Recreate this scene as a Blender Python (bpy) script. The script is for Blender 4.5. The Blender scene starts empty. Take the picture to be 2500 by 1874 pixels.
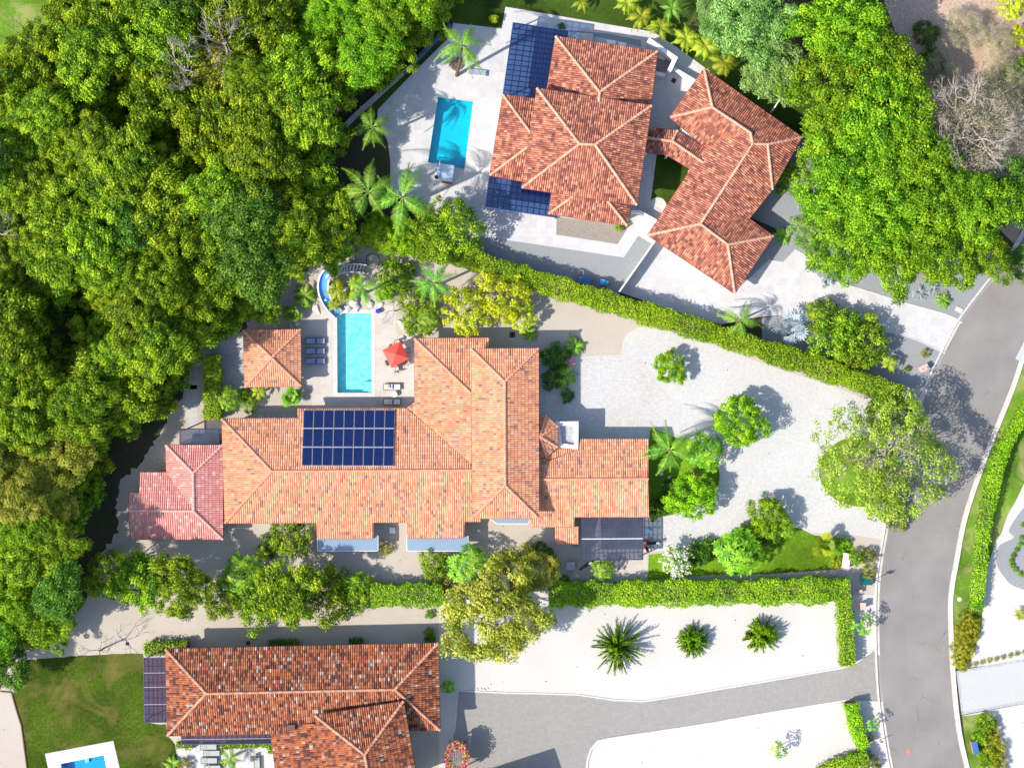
import bpy, math, random
import numpy as np
from mathutils import Vector, Matrix
from mathutils.geometry import tessellate_polygon

# ------------------------------------------------------------------ camera, sky, sun, exposure
sc = bpy.context.scene
COL = sc.collection
MPP, H = 0.045, 190.0                     # metres per photo pixel on the ground, height of the drone
cam_d = bpy.data.cameras.new('camera'); cam = bpy.data.objects.new('camera', cam_d); COL.objects.link(cam)
cam_d.sensor_width = 36; cam_d.lens = 36 * H / (2500 * MPP)
cam_d.clip_start = 1; cam_d.clip_end = 6000
cam.location = (0, 0, H); cam.rotation_euler = (0, 0, 0)
sc.camera = cam
SUN_EL = math.radians(42.5); SHADOW = math.radians(24.2)      # shadows run towards +x, 24 degrees up
world = bpy.data.worlds.new('World'); sc.world = world; world.use_nodes = True
wn = world.node_tree.nodes; wl = world.node_tree.links
sky = wn.new('ShaderNodeTexSky'); sky.sky_type = 'NISHITA'; sky.sun_disc = False
sky.sun_elevation = SUN_EL
sun_dir = Vector((-math.cos(SHADOW), -math.sin(SHADOW), 0)) * math.cos(SUN_EL) + Vector((0, 0, math.sin(SUN_EL)))
sky.sun_rotation = math.atan2(sun_dir.x, sun_dir.y)
wl.new(sky.outputs[0], wn['Background'].inputs[0]); wn['Background'].inputs[1].default_value = 0.15
sun_d = bpy.data.lights.new('sun', 'SUN'); sun_d.energy = 3.8; sun_d.angle = math.radians(0.5); sun_d.color = (1, .94, .85)
sun = bpy.data.objects.new('sun', sun_d); COL.objects.link(sun)
sun.rotation_euler = sun_dir.to_track_quat('Z', 'Y').to_euler(); sun.location = sun_dir * 300
sc.view_settings.view_transform = 'Standard'; sc.view_settings.look = 'None'
sc.view_settings.exposure = 0.88; sc.view_settings.gamma = 1
sc.render.engine = 'CYCLES'
sc.cycles.max_bounces = 6; sc.cycles.diffuse_bounces = 3; sc.cycles.glossy_bounces = 2
sc.cycles.transmission_bounces = 3; sc.cycles.transparent_max_bounces = 8; sc.cycles.use_denoising = True; sc.cycles.denoiser = 'OPENIMAGEDENOISE'; sc.cycles.denoising_input_passes = 'RGB_ALBEDO_NORMAL'
sc.cycles.caustics_reflective = False; sc.cycles.caustics_refractive = False

rnd = random.Random(7)

# ------------------------------------------------------------------ coordinates read off the photograph
def at(px, py, z=0.0):
    s = MPP * (1 - z / H)
    return Vector(((px - 1250) * s, (937 - py) * s, z))
def P(cr, pts):                            # points read in one enlarged sixteenth of the photograph
    x0 = (0, 620, 1240, 1860)[int(cr[0])]; y0 = (0, 470, 940, 1394)[int(cr[1])]
    return [(x0 + x / 3.4547, y0 + y / 3.4547) for x, y in pts]
def P1(cr, x, y): return P(cr, [(x, y)])[0]
def at3(pts, z=0.0): return [at(p[0], p[1], p[2] if len(p) > 2 else z) for p in pts]
def smooth(pts, n=6, closed=False):
    out = []; N = len(pts)
    rng = range(N) if closed else range(N - 1)
    for i in rng:
        if closed: p0, p1, p2, p3 = (pts[(i + k - 1) % N] for k in range(4))
        else: p0, p1, p2, p3 = pts[max(i - 1, 0)], pts[i], pts[i + 1], pts[min(i + 2, N - 1)]
        for k in range(n):
            t = k / n
            out.append(tuple(.5 * ((2 * b) + (c - a) * t + (2 * a - 5 * b + 4 * c - d) * t * t + (3 * b - a - 3 * c + d) * t ** 3)
                             for a, b, c, d in zip(p0, p1, p2, p3)))
    if not closed: out.append(tuple(pts[-1]))
    return out

# ------------------------------------------------------------------ object helpers
ORG = {}
def tag(o, label=None, cat=None, group=None, kind=None):
    if label: o['label'] = label
    if cat: o['category'] = cat
    if group: o['group'] = group
    if kind: o['kind'] = kind
    return o
def empty(name, loc, label, cat, group=None):
    o = bpy.data.objects.new(name, None); COL.objects.link(o); o.empty_display_size = .3
    o.location = loc; ORG[o.name] = Vector(loc)
    return tag(o, label, cat, group)
def link(name, me, parent=None, loc=None):
    o = bpy.data.objects.new(name, me); COL.objects.link(o)
    if parent is not None:
        o.parent = parent; ORG[o.name] = ORG.get(parent.name, Vector())
    if loc is not None: o.location = loc
    return o
def children(o): return [c for c in bpy.data.objects if c.parent == o]
KIDS = {}
def copy_tree(o, parent=None):
    c = o.copy(); COL.objects.link(c)
    if parent is not None: c.parent = parent
    for ch in KIDS.setdefault(o.name, children(o)): copy_tree(ch, c)
    return c
def relabel(o, label, group=None):
    o['label'] = label
    if group: o['group'] = group
    return o

class MB:
    def __init__(s): s.v = []; s.f = []
    def add(s, vs, fs):
        n = len(s.v); s.v += [tuple(v) for v in vs]; s.f += [tuple(i + n for i in f) for f in fs]; return s
    def box(s, c, size, rz=0.0, tilt=None):
        hx, hy, hz = size[0] / 2, size[1] / 2, size[2] / 2
        R = Matrix.Rotation(rz, 3, 'Z')
        if tilt is not None: R = R @ Matrix.Rotation(tilt[1], 3, tilt[0])
        vs = [Vector(c) + R @ Vector((x * hx, y * hy, z * hz)) for x in (-1, 1) for y in (-1, 1) for z in (-1, 1)]
        return s.add(vs, [(0, 1, 3, 2), (4, 6, 7, 5), (0, 4, 5, 1), (2, 3, 7, 6), (0, 2, 6, 4), (1, 5, 7, 3)])
    def bar(s, a, b, w, h=None):
        a, b = Vector(a), Vector(b); h = h or w; d = (b - a).normalized()
        up = Vector((0, 0, 1)) if abs(d.z) < .95 else Vector((1, 0, 0))
        x = d.cross(up).normalized() * w / 2; y = x.cross(d).normalized() * h / 2
        return s.add([p + i * x + j * y for p in (a, b) for i, j in ((-1, -1), (1, -1), (1, 1), (-1, 1))],
                     [(3, 2, 1, 0), (4, 5, 6, 7), (0, 1, 5, 4), (1, 2, 6, 5), (2, 3, 7, 6), (3, 0, 4, 7)])
    def tube(s, pts, r, n=8, cap=True):
        pts = [Vector(p) for p in pts]; rs = r if isinstance(r, (list, tuple)) else [r] * len(pts)
        base = len(s.v); prev = None
        for i, p in enumerate(pts):
            d = (pts[min(i + 1, len(pts) - 1)] - pts[max(i - 1, 0)])
            d = d.normalized() if d.length > 1e-9 else Vector((0, 0, 1))
            if prev is None: prev = d.orthogonal().normalized()
            prev = (prev - d * prev.dot(d)); prev = prev.normalized() if prev.length > 1e-6 else d.orthogonal().normalized()
            q = d.cross(prev)
            for k in range(n):
                a = 2 * math.pi * k / n
                s.v.append(tuple(p + (prev * math.cos(a) + q * math.sin(a)) * rs[i]))
        for i in range(len(pts) - 1):
            for k in range(n):
                a, b = base + i * n + k, base + i * n + (k + 1) % n
                s.f.append((a, b, b + n, a + n))
        if cap and n > 2:
            s.f.append(tuple(base + k for k in range(n))[::-1]); s.f.append(tuple(base + (len(pts) - 1) * n + k for k in range(n)))
        return s
    def disc(s, c, r, h, n=20, r2=None):
        c = Vector(c); r2 = r if r2 is None else r2
        vs = [c + Vector((math.cos(2 * math.pi * k / n) * q, math.sin(2 * math.pi * k / n) * q, z)) for z, q in ((0, r), (h, r2)) for k in range(n)]
        return s.add(vs, [tuple(range(n))[::-1], tuple(range(n, 2 * n))] + [(k, (k + 1) % n, (k + 1) % n + n, k + n) for k in range(n)])
    def poly(s, pts, holes=()):             # flat filled outline, with holes
        loops = [[Vector(p) for p in pts]] + [[Vector(p) for p in h] for h in holes]
        flat = [p for l in loops for p in l]
        tris = tessellate_polygon(loops)
        fs = []
        for t in tris:
            a, b, c = (flat[i] for i in t)
            fs.append(t if (b - a).cross(c - a).z > 0 else (t[0], t[2], t[1]))
        return s.add(flat, fs)
    def prism(s, pts, dz, holes=()):        # outline extruded downwards by dz
        s.poly(pts, holes); n = len(s.v)
        low = [Vector(p) - Vector((0, 0, dz)) for p in pts]
        m = MB().poly(low); s.add(m.v, [f[::-1] for f in m.f])
        for loop in [pts] + list(holes):
            L = [Vector(p) for p in loop]; k = len(L)
            s.add(L + [p - Vector((0, 0, dz)) for p in L], [(i, i + k, (i + 1) % k + k, (i + 1) % k) for i in range(k)])
        return s
    def build(s, name, mat, parent=None, smoothed=False):
        me = bpy.data.meshes.new(name)
        o = Vector() if parent is None else ORG.get(parent.name, Vector())
        vs = s.v if o.length == 0 else [(x - o.x, y - o.y, z - o.z) for x, y, z in s.v]
        me.from_pydata(vs, [], s.f); me.validate()
        me.materials.append(mat)
        if smoothed: me.polygons.foreach_set('use_smooth', [True] * len(me.polygons))
        me.update()
        return link(name, me, parent)
def solo(mb, name, mat, loc, label, cat, group=None, smoothed=False):   # a thing that is one mesh, origin at its base
    ORG['_solo'] = Vector(loc)
    class _p: name = '_solo'
    me = bpy.data.meshes.new(name); o = Vector(loc)
    me.from_pydata([(x - o.x, y - o.y, z - o.z) for x, y, z in mb.v], [], mb.f); me.validate(); me.materials.append(mat)
    if smoothed: me.polygons.foreach_set('use_smooth', [True] * len(me.polygons))
    ob = link(name, me); ob.location = o; ORG[ob.name] = o
    return tag(ob, label, cat, group)

# ------------------------------------------------------------------ materials
class NT:
    def __init__(s, name):
        s.m = bpy.data.materials.new(name); s.m.use_nodes = True; s.n = s.m.node_tree.nodes; s.l = s.m.node_tree.links
        s.p = s.n['Principled BSDF']; s.out = s.n['Material Output']
    def node(s, t, ins=None, **kw):
        x = s.n.new(t)
        for k, v in kw.items(): setattr(x, k, v)
        for k, v in (ins or {}).items():
            if isinstance(v, bpy.types.NodeSocket): s.l.new(v, x.inputs[k])
            else: x.inputs[k].default_value = v
        return x
    def coord(s): return s.node('ShaderNodeNewGeometry').outputs['Position']
    def noise(s, scale, detail=3, vec=None, rough=.55, dist=0):
        return s.node('ShaderNodeTexNoise', {'Vector': vec or s.coord(), 'Scale': scale, 'Detail': detail, 'Roughness': rough, 'Distortion': dist}).outputs['Fac']
    def ramp(s, fac, stops, interp='LINEAR'):
        r = s.node('ShaderNodeValToRGB', {'Fac': fac}); cr = r.color_ramp; cr.interpolation = interp
        while len(cr.elements) < len(stops): cr.elements.new(.5)
        for e, (p, c) in zip(cr.elements, stops):
            e.position = p; e.color = (*c, 1) if not isinstance(c, (int, float)) else (c, c, c, 1)
        return r.outputs['Color']
    def mix(s, f, a, b, mode='MIX'):
        x = s.node('ShaderNodeMix', data_type='RGBA', blend_type=mode)
        for k, v in ((0, f), (6, a), (7, b)):
            if isinstance(v, bpy.types.NodeSocket): s.l.new(v, x.inputs[k])
            else: x.inputs[k].default_value = (*v, 1) if isinstance(v, tuple) else v
        return x.outputs[2]
    def math(s, op, a, b=0.0):
        return s.node('ShaderNodeMath', {0: a, 1: b}, operation=op).outputs[0]
    def color(s, c):
        if isinstance(c, tuple): s.p.inputs['Base Color'].default_value = (*c, 1)
        else: s.l.new(c, s.p.inputs['Base Color'])
        return s
    def set(s, rough=.8, spec=.3, metal=0.0):
        s.p.inputs['Roughness'].default_value = rough; s.p.inputs['Specular IOR Level'].default_value = spec
        s.p.inputs['Metallic'].default_value = metal; return s
    def bump(s, h, strength=.3, dist=.05):
        b = s.node('ShaderNodeBump', {'Height': h, 'Strength': strength, 'Distance': dist})
        s.l.new(b.outputs[0], s.p.inputs['Normal']); return s
MAT = {}
def plain(name, c, rough=.6, spec=.4, metal=0.0, var=.12, scale=3.0):
    if name in MAT: return MAT[name]
    t = NT(name); n = t.noise(scale, 4)
    t.color(t.ramp(n, [(.3, tuple(x * (1 - var) for x in c)), (.7, tuple(min(1, x * (1 + var)) for x in c))])).set(rough, spec, metal)
    MAT[name] = t.m; return t.m

def gravel(name, lo, hi, scale=9.0, patch=.25, big=(1, 1, 1), leaves=0.0, grid=None, grain=1.0):
    t = NT(name); c = t.coord()
    col = t.ramp(t.noise(scale, 6, c, .7), [(.3, lo), (.7, hi)])
    pt = t.ramp(t.noise(.16, 5, c, .6), [(.35, tuple(1 - patch * (1.15 - b) * 2.2 for b in big)), (.62, (1, 1, 1))])
    col = t.mix(1.0, col, pt, 'MULTIPLY')
    sp = t.ramp(t.noise(30, 2, c, .6), [(.34, 1 - .28 * grain), (.44, 1.0)])
    col = t.mix(1.0, col, sp, 'MULTIPLY')
    if grid:
        b = t.node('ShaderNodeTexBrick', {'Vector': c, 'Color1': (1, 1, 1, 1), 'Color2': (.88, .88, .89, 1), 'Mortar': (grid[2],) * 3 + (1,), 'Scale': 1.0,
              'Mortar Size': .018, 'Brick Width': grid[0], 'Row Height': grid[1]})
        col = t.mix(1.0, col, b.outputs['Color'], 'MULTIPLY')
    if leaves:
        v = t.node('ShaderNodeTexVoronoi', {'Vector': c, 'Scale': 1.15, 'Randomness': 1.0}, feature='F1')
        dot = t.ramp(v.outputs['Distance'], [(.07, 1.0), (.10, 0.0)])
        pres = t.ramp(t.noise(.35, 2, c), [(.5 + leaves, 0.0), (.56 + leaves, 1.0)])
        f = t.math('MULTIPLY', dot, pres)
        col = t.mix(f, col, (.10, .045, .025))
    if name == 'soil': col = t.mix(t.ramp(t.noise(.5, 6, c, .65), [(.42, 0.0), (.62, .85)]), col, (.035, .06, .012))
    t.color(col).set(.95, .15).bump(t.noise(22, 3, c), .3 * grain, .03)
    MAT[name] = t.m; return t.m

def lawn_mat(name, lo, hi, dry, dryness=.5):
    t = NT(name); c = t.coord()
    col = t.ramp(t.noise(3.5, 8, c, .72), [(.3, lo), (.72, hi)])
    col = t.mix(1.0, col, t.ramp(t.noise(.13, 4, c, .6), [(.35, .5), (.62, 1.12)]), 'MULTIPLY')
    f = t.ramp(t.noise(.28, 5, c, .6, .6), [(dryness, 0.0), (dryness + .2, .75)])
    col = t.mix(f, col, dry)
    t.color(col).set(.95, .1).bump(t.noise(26, 3, c), .6, .06)
    MAT[name] = t.m; return t.m

def tile_mat(name, stops, dirt, dirt_amt, wash=None):
    t = NT(name); uv = t.node('ShaderNodeUVMap', uv_map='tiles').outputs[0]
    s = t.node('ShaderNodeSeparateXYZ', {0: uv})
    fu = t.math('FLOOR', s.outputs[0]); fv = t.math('FLOOR', s.outputs[1])
    cmb = t.node('ShaderNodeCombineXYZ', {0: fu, 1: fv})
    w = t.node('ShaderNodeTexWhiteNoise', {'Vector': cmb.outputs[0]}, noise_dimensions='2D')
    col = t.ramp(w.outputs['Value'], stops, 'LINEAR')
    hs = t.node('ShaderNodeSeparateColor', {0: w.outputs['Color']})
    val = t.ramp(hs.outputs[1], [(0, .87), (1, 1.08)])
    col = t.mix(1.0, col, val, 'MULTIPLY')
    c = t.coord()
    col = t.mix(t.ramp(t.noise(2.2, 6, c, .7), [(.5 - dirt_amt, 0.0), (.86 - dirt_amt * .5, .8)]), col, dirt)
    col = t.mix(t.ramp(t.noise(.35, 4, c, .6), [(.45, 0.0), (.8, .4)]), col, wash or dirt)
    t.color(col).set(.75, .25).bump(t.noise(18, 3, c), .25, .02)
    MAT[name] = t.m; return t.m

def leaf_mat(name, dark, mid, lite, trans=.3, odd=None, rough=.5):
    t = NT(name)
    a = t.node('ShaderNodeAttribute', attribute_name='rnd').outputs['Fac']
    oi = t.node('ShaderNodeObjectInfo').outputs['Random']
    stops = [(0, dark), (.5, mid), (.93, lite)]
    if odd: stops.append((1.0, odd))
    col = t.ramp(a, stops)
    n = t.ramp(t.noise(.45, 3), [(.3, (.78, .82, .8)), (.7, (1.18, 1.1, 1.05))])
    col = t.mix(1.0, col, n, 'MULTIPLY')
    hsv = t.node('ShaderNodeHueSaturation', {'Color': col, 'Hue': t.math('ADD', t.math('MULTIPLY', oi, .028), .492), 'Saturation': 1.0,
                                             'Value': t.math('ADD', t.math('MULTIPLY', oi, .35), .83)})
    t.color(hsv.outputs[0]).set(rough, .25)
    tr = t.node('ShaderNodeBsdfTranslucent', {'Color': hsv.outputs[0]})
    ms = t.node('ShaderNodeMixShader', {0: trans, 1: t.p.outputs[0], 2: tr.outputs[0]})
    t.l.new(ms.outputs[0], t.out.inputs[0])
    MAT[name] = t.m; return t.m

def glass_mat(name, tint, gloss=.12, rough=.05, film=None, filmf=.3, mottled=False):
    """thin tinted sheet: light passes straight through, tinted; a part is mirrored, a part stays on the surface"""
    t = NT(name); t.n.remove(t.p)
    tr = t.node('ShaderNodeBsdfTransparent', {'Color': (*tint, 1)})
    gl = t.node('ShaderNodeBsdfGlossy', {'Color': (1, 1, 1, 1), 'Roughness': rough})
    fr = t.node('ShaderNodeLayerWeight', {'Blend': .5}); sh = tr.outputs[0]
    if film:
        df = t.node('ShaderNodeBsdfDiffuse', {'Color': (*film, 1)})
        f = t.ramp(t.noise(.5, 4), [(.35, filmf * .6), (.7, filmf * 1.3)]) if mottled else filmf
        sh = t.node('ShaderNodeMixShader', {0: f, 1: sh, 2: df.outputs[0]}).outputs[0]
    f = t.math('ADD', t.math('MULTIPLY', t.math('POWER', fr.outputs['Facing'], 4.0), .6), gloss)
    ms = t.node('ShaderNodeMixShader', {0: f, 1: sh, 2: gl.outputs[0]})
    if mottled:
        b = t.node('ShaderNodeBump', {'Height': t.noise(3, 3, dist=1.0), 'Strength': .25, 'Distance': .08})
        t.l.new(b.outputs[0], gl.inputs['Normal'])
    t.l.new(ms.outputs[0], t.out.inputs[0]); MAT[name] = t.m; return t.m

# ------------------------------------------------------------------ ground sheets and kerbs
def sheet(name, pts, z, mat, holes=(), label=None, cat=None):
    mb = MB().poly([at(p[0], p[1], z) for p in pts], [[at(p[0], p[1], z) for p in h] for h in holes])
    o = mb.build(name, mat); o['kind'] = 'structure'
    if label: tag(o, label, cat)
    return o
def ribbon(mb, pts, w, z0, z1, closed=False):
    """kerb, wall or band of width w following a line of world points"""
    L = [Vector((p[0], p[1], 0)) for p in pts]; N = len(L); out = []
    for i, p in enumerate(L):
        a = L[(i - 1) % N] if closed or i > 0 else L[i]; b = L[(i + 1) % N] if closed or i < N - 1 else L[i]
        d1 = (p - a).normalized() if (p - a).length > 1e-6 else (b - p).normalized()
        d2 = (b - p).normalized() if (b - p).length > 1e-6 else d1
        d = (d1 + d2).normalized(); nn = Vector((-d.y, d.x, 0)); k = 1 / max(.4, nn.dot(Vector((-d1.y, d1.x, 0))))
        out += [p + nn * w / 2 * k, p - nn * w / 2 * k]
    vs = [Vector((q.x, q.y, z)) for q in out for z in (z0, z1)]
    fs = []; M_ = N if closed else N - 1
    for i in range(M_):
        a = 4 * i; b = 4 * ((i + 1) % N)
        fs += [(a + 1, a + 3, b + 3, b + 1), (a, b, b + 2, a + 2), (a, a + 1, b + 1, b), (a + 2, b + 2, b + 3, a + 3)]
    if not closed: fs += [(0, 2, 3, 1), (4 * N - 4, 4 * N - 3, 4 * N - 1, 4 * N - 2)]
    return mb.add(vs, fs)
def inset(pts, d):
    """shrink a world polygon by d"""
    n = len(pts); A = sum(pts[i].x * pts[(i + 1) % n].y - pts[(i + 1) % n].x * pts[i].y for i in range(n))
    s = 1 if A > 0 else -1; out = []
    for i in range(n):
        p, a, b = pts[i], pts[i - 1], pts[(i + 1) % n]
        d1 = Vector((p.x - a.x, p.y - a.y)).normalized(); d2 = Vector((b.x - p.x, b.y - p.y)).normalized()
        n1 = Vector((-d1.y, d1.x)) * s; n2 = Vector((-d2.y, d2.x)) * s
        m = n1 + n2; k = d / max(.35, 1 + n1.dot(n2)); out.append(Vector((p.x + m.x * k, p.y + m.y * k, p.z)))
    return out
# ------------------------------------------------------------------ material library
plain('white_wall', (.72, .70, .67), .85, .2); plain('cream_wall', (.66, .58, .46), .85, .2)
plain('white_paint', (.8, .8, .8), .5); plain('dark_metal', (.035, .04, .05), .4, .5, .3)
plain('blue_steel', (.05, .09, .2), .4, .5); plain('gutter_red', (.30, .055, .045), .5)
plain('gutter_dark', (.12, .05, .04), .6); plain('stone_cap', (.53, .50, .465), .8, .2)
plain('dark_glass', (.02, .03, .05), .08, .8); plain('panel_frame', (.42, .43, .46), .4); plain('old_rail', (.28, .26, .32), .6); plain('wood', (.20, .10, .055), .6)
plain('kerb', (.50, .45, .39), .9, .1, 0, .15, 1.5); plain('grey_concrete', (.36, .36, .36), .9, .1, 0, .2)
plain('cap_main', (.62, .27, .17), .8, .2, 0, .25, 2.0); plain('cap_old', (.50, .24, .15), .85, .2, 0, .4, 2.2)
plain('cap_north', (.60, .33, .22), .85, .2, 0, .3, 2.2); plain('cap_pink', (.64, .33, .28), .7, .2, 0, .12, 2.0)
tile_mat('tiles_main', [(0, (.20, .13, .14)), (.05, (.28, .17, .16)), (.08, (.52, .20, .11)), (.5, (.60, .27, .145)), (.8, (.66, .35, .18)), (.9, (.62, .28, .17)), (1, (.68, .40, .25))], (.46, .18, .12), .02, (.64, .38, .28))
tile_mat('tiles_north', [(0, (.12, .05, .045)), (.2, (.26, .085, .06)), (.48, (.43, .145, .085)), (.8, (.57, .235, .13)), (1, (.66, .35, .22))], (.16, .055, .045), .17, (.42, .17, .11))
tile_mat('tiles_old', [(0, (.05, .03, .03)), (.16, (.14, .05, .035)), (.45, (.42, .12, .045)), (.78, (.52, .17, .06)), (.92, (.46, .20, .12)), (.955, (.48, .38, .30)), (1, (.56, .50, .42))], (.06, .03, .028), .16, (.20, .07, .045))
tile_mat('tiles_pink', [(0, (.54, .21, .18)), (.5, (.60, .26, .22)), (.86, (.63, .29, .25)), (.92, (.68, .44, .38)), (1, (.70, .48, .42))], (.56, .22, .19), .0)
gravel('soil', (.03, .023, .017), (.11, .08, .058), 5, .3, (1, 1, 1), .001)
gravel('dry_ground', (.30, .20, .15), (.58, .44, .35), 4, .3, (1, .98, .85))
gravel('cream_gravel', (.36, .32, .275), (.54, .48, .41), 12, .24, (1, .97, .9), .01)
gravel('white_gravel', (.48, .45, .42), (.58, .55, .515), 12, .17, (1, .99, .96), .03)
gravel('grey_gravel', (.18, .19, .195), (.34, .35, .355), 14, .12)
gravel('brown_gravel', (.16, .14, .12), (.38, .33, .28), 9, .15)
gravel('cobbles', (.485, .47, .45), (.58, .565, .545), 3, .17, (1, 1, .99), .04, (.22, .14, .90))
gravel('pavers', (.48, .46, .44), (.59, .57, .545), 3, .2, (1, .98, .95), .2, (.34, .2, .76))
gravel('drive_pavers', (.27, .255, .235), (.32, .30, .275), 2, .12, (1, 1, 1), .2, (.3, .15, .93), .4)
gravel('pale_stone', (.49, .475, .465), (.57, .555, .54), 2, .08, (1, 1, 1), 0, (.9, .9, .95), .3)
gravel('deck_cream', (.49, .44, .39), (.56, .51, .46), 4, .06, (1, .98, .95), 0, (1.2, .6, .95), .35)
gravel('apron', (.40, .40, .385), (.48, .48, .46), 5, .12, (1, 1, 1), 0, None, .4)
lawn_mat('lawn_bright', (.08, .17, .006), (.20, .36, .02), (.26, .24, .08), .62)
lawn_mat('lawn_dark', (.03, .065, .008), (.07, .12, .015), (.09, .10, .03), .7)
lawn_mat('lawn_worn', (.018, .045, .004), (.095, .14, .010), (.17, .13, .04), .47)
lawn_mat('verge', (.09, .19, .015), (.19, .33, .035), (.34, .31, .13), .48)
def asphalt():
    t = NT('asphalt'); c = t.coord()
    col = t.ramp(t.noise(14, 6, c, .7), [(.3, (.20, .185, .172)), (.7, (.26, .242, .226))])
    col = t.mix(1.0, col, t.ramp(t.noise(.25, 5, c, .6), [(.3, .84), (.7, 1.08)]), 'MULTIPLY')
    wv = t.node('ShaderNodeTexNoise', {'Vector': c, 'Scale': 1.1, 'Detail': 3.0}).outputs['Color']
    cd = t.mix(.35, c, wv)
    v = t.node('ShaderNodeTexVoronoi', {'Vector': cd, 'Scale': .42, 'Randomness': 1.0}, feature='DISTANCE_TO_EDGE')
    cr = t.ramp(v.outputs['Distance'], [(.002, 1.0), (.008, 0.0)])
    cr = t.math('MULTIPLY', cr, t.ramp(t.noise(.3, 3, c), [(.55, 0.0), (.64, .6)]))
    col = t.mix(cr, col, (.05, .042, .038))
    v2 = t.node('ShaderNodeTexVoronoi', {'Vector': c, 'Scale': .9, 'Randomness': 1.0})
    f = t.ramp(v2.outputs['Distance'], [(.03, 1.0), (.045, 0.0)])
    col = t.mix(t.math('MULTIPLY', f, t.ramp(t.noise(.6, 1, c), [(.55, 0.0), (.6, .8)])), col, (.55, .52, .5))
    t.color(col).set(.9, .2).bump(t.noise(30, 3, c), .4, .02); MAT['asphalt'] = t.m
asphalt()
def ripple_tile(name, lo, hi, scale):
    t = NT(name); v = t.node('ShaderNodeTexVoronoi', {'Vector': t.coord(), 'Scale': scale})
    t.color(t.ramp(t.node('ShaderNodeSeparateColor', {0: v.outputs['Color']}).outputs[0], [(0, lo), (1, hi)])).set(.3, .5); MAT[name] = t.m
ripple_tile('pool_tile_cyan', (.16, .74, .76), (.34, .88, .86), 3.5)  # light rippling through the water is painted in as paler tile cells
ripple_tile('pool_tile_blue', (.0, .43, .55), (.0, .48, .60), 3.0)
ripple_tile('pool_tile_deep', (.0, .26, .50), (.0, .30, .54), 3.0)
glass_mat('pool_water', (.80, .97, .99), .03, .04, mottled=True)
glass_mat('glass_blue', (.28, .40, .64), .07, .03)
glass_mat('glass_smoke', (.60, .61, .68), .05, .12, (.14, .15, .21), .22, True)
glass_mat('glass_teal', (.46, .38, .46), .05, .08, (.08, .06, .10), .2)
glass_mat('sheet_blue', (.60, .70, .80), .04, .3, (.27, .36, .45), .75)
def solar_mat():
    t = NT('solar_cells'); uv = t.node('ShaderNodeUVMap', uv_map='tiles').outputs[0]
    b = t.node('ShaderNodeTexBrick', {'Vector': uv, 'Color1': (.004, .009, .055, 1), 'Color2': (.006, .016, .085, 1), 'Mortar': (.03, .06, .16, 1),
               'Scale': 1.0, 'Mortar Size': .04, 'Brick Width': 1.0, 'Row Height': 1.0}, offset=0.0)
    t.color(b.outputs['Color']).set(.3, .15); MAT['solar_cells'] = t.m
solar_mat()
leaf_mat('leaf_forest', (.018, .055, .002), (.18, .335, .005), (.56, .66, .025), .22)
leaf_mat('leaf_bright', (.045, .13, .003), (.20, .39, .008), (.46, .62, .02), .3)
leaf_mat('leaf_pale', (.12, .22, .04), (.26, .44, .09), (.44, .60, .20), .3)
leaf_mat('leaf_airy', (.12, .20, .01), (.33, .48, .03), (.58, .70, .10), .3)
leaf_mat('leaf_olive', (.13, .16, .010), (.41, .44, .03), (.68, .68, .13), .3, (.62, .48, .10))
leaf_mat('leaf_gold', (.28, .34, .004), (.60, .64, .01), (.84, .84, .06), .35)
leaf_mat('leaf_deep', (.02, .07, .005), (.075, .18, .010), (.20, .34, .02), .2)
leaf_mat('leaf_hedge', (.08, .20, .003), (.27, .50, .006), (.54, .72, .02), .3)
leaf_mat('leaf_croton', (.16, .20, .01), (.42, .44, .02), (.66, .56, .05), .25, (.6, .15, .05))
leaf_mat('leaf_orange', (.05, .10, .01), (.16, .22, .02), (.30, .32, .03), .3, (.75, .30, .02))
leaf_mat('leaf_palm', (.04, .14, .012), (.16, .38, .02), (.42, .62, .08), .3)
leaf_mat('leaf_areca', (.10, .17, .006), (.28, .38, .012), (.52, .55, .04), .35)
leaf_mat('leaf_silver', (.10, .16, .18), (.26, .35, .38), (.52, .60, .63), .12)
leaf_mat('leaf_plumeria', (.06, .18, .008), (.20, .42, .015), (.42, .62, .05), .3)
leaf_mat('leaf_dry', (.20, .17, .10), (.38, .34, .21), (.54, .50, .36), .2)
leaf_mat('flower_white', (.55, .52, .45), (.7, .68, .62), (.8, .78, .74), .2)
leaf_mat('flower_pink', (.45, .02, .12), (.6, .03, .2), (.7, .08, .3), .2)
plain('bark', (.13, .10, .075), .95, .1, 0, .3, 4); plain('bark_pale', (.42, .36, .30), .95, .1, 0, .25, 4)
plain('rock', (.55, .52, .49), .95, .1, 0, .35, 2.5)

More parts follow.
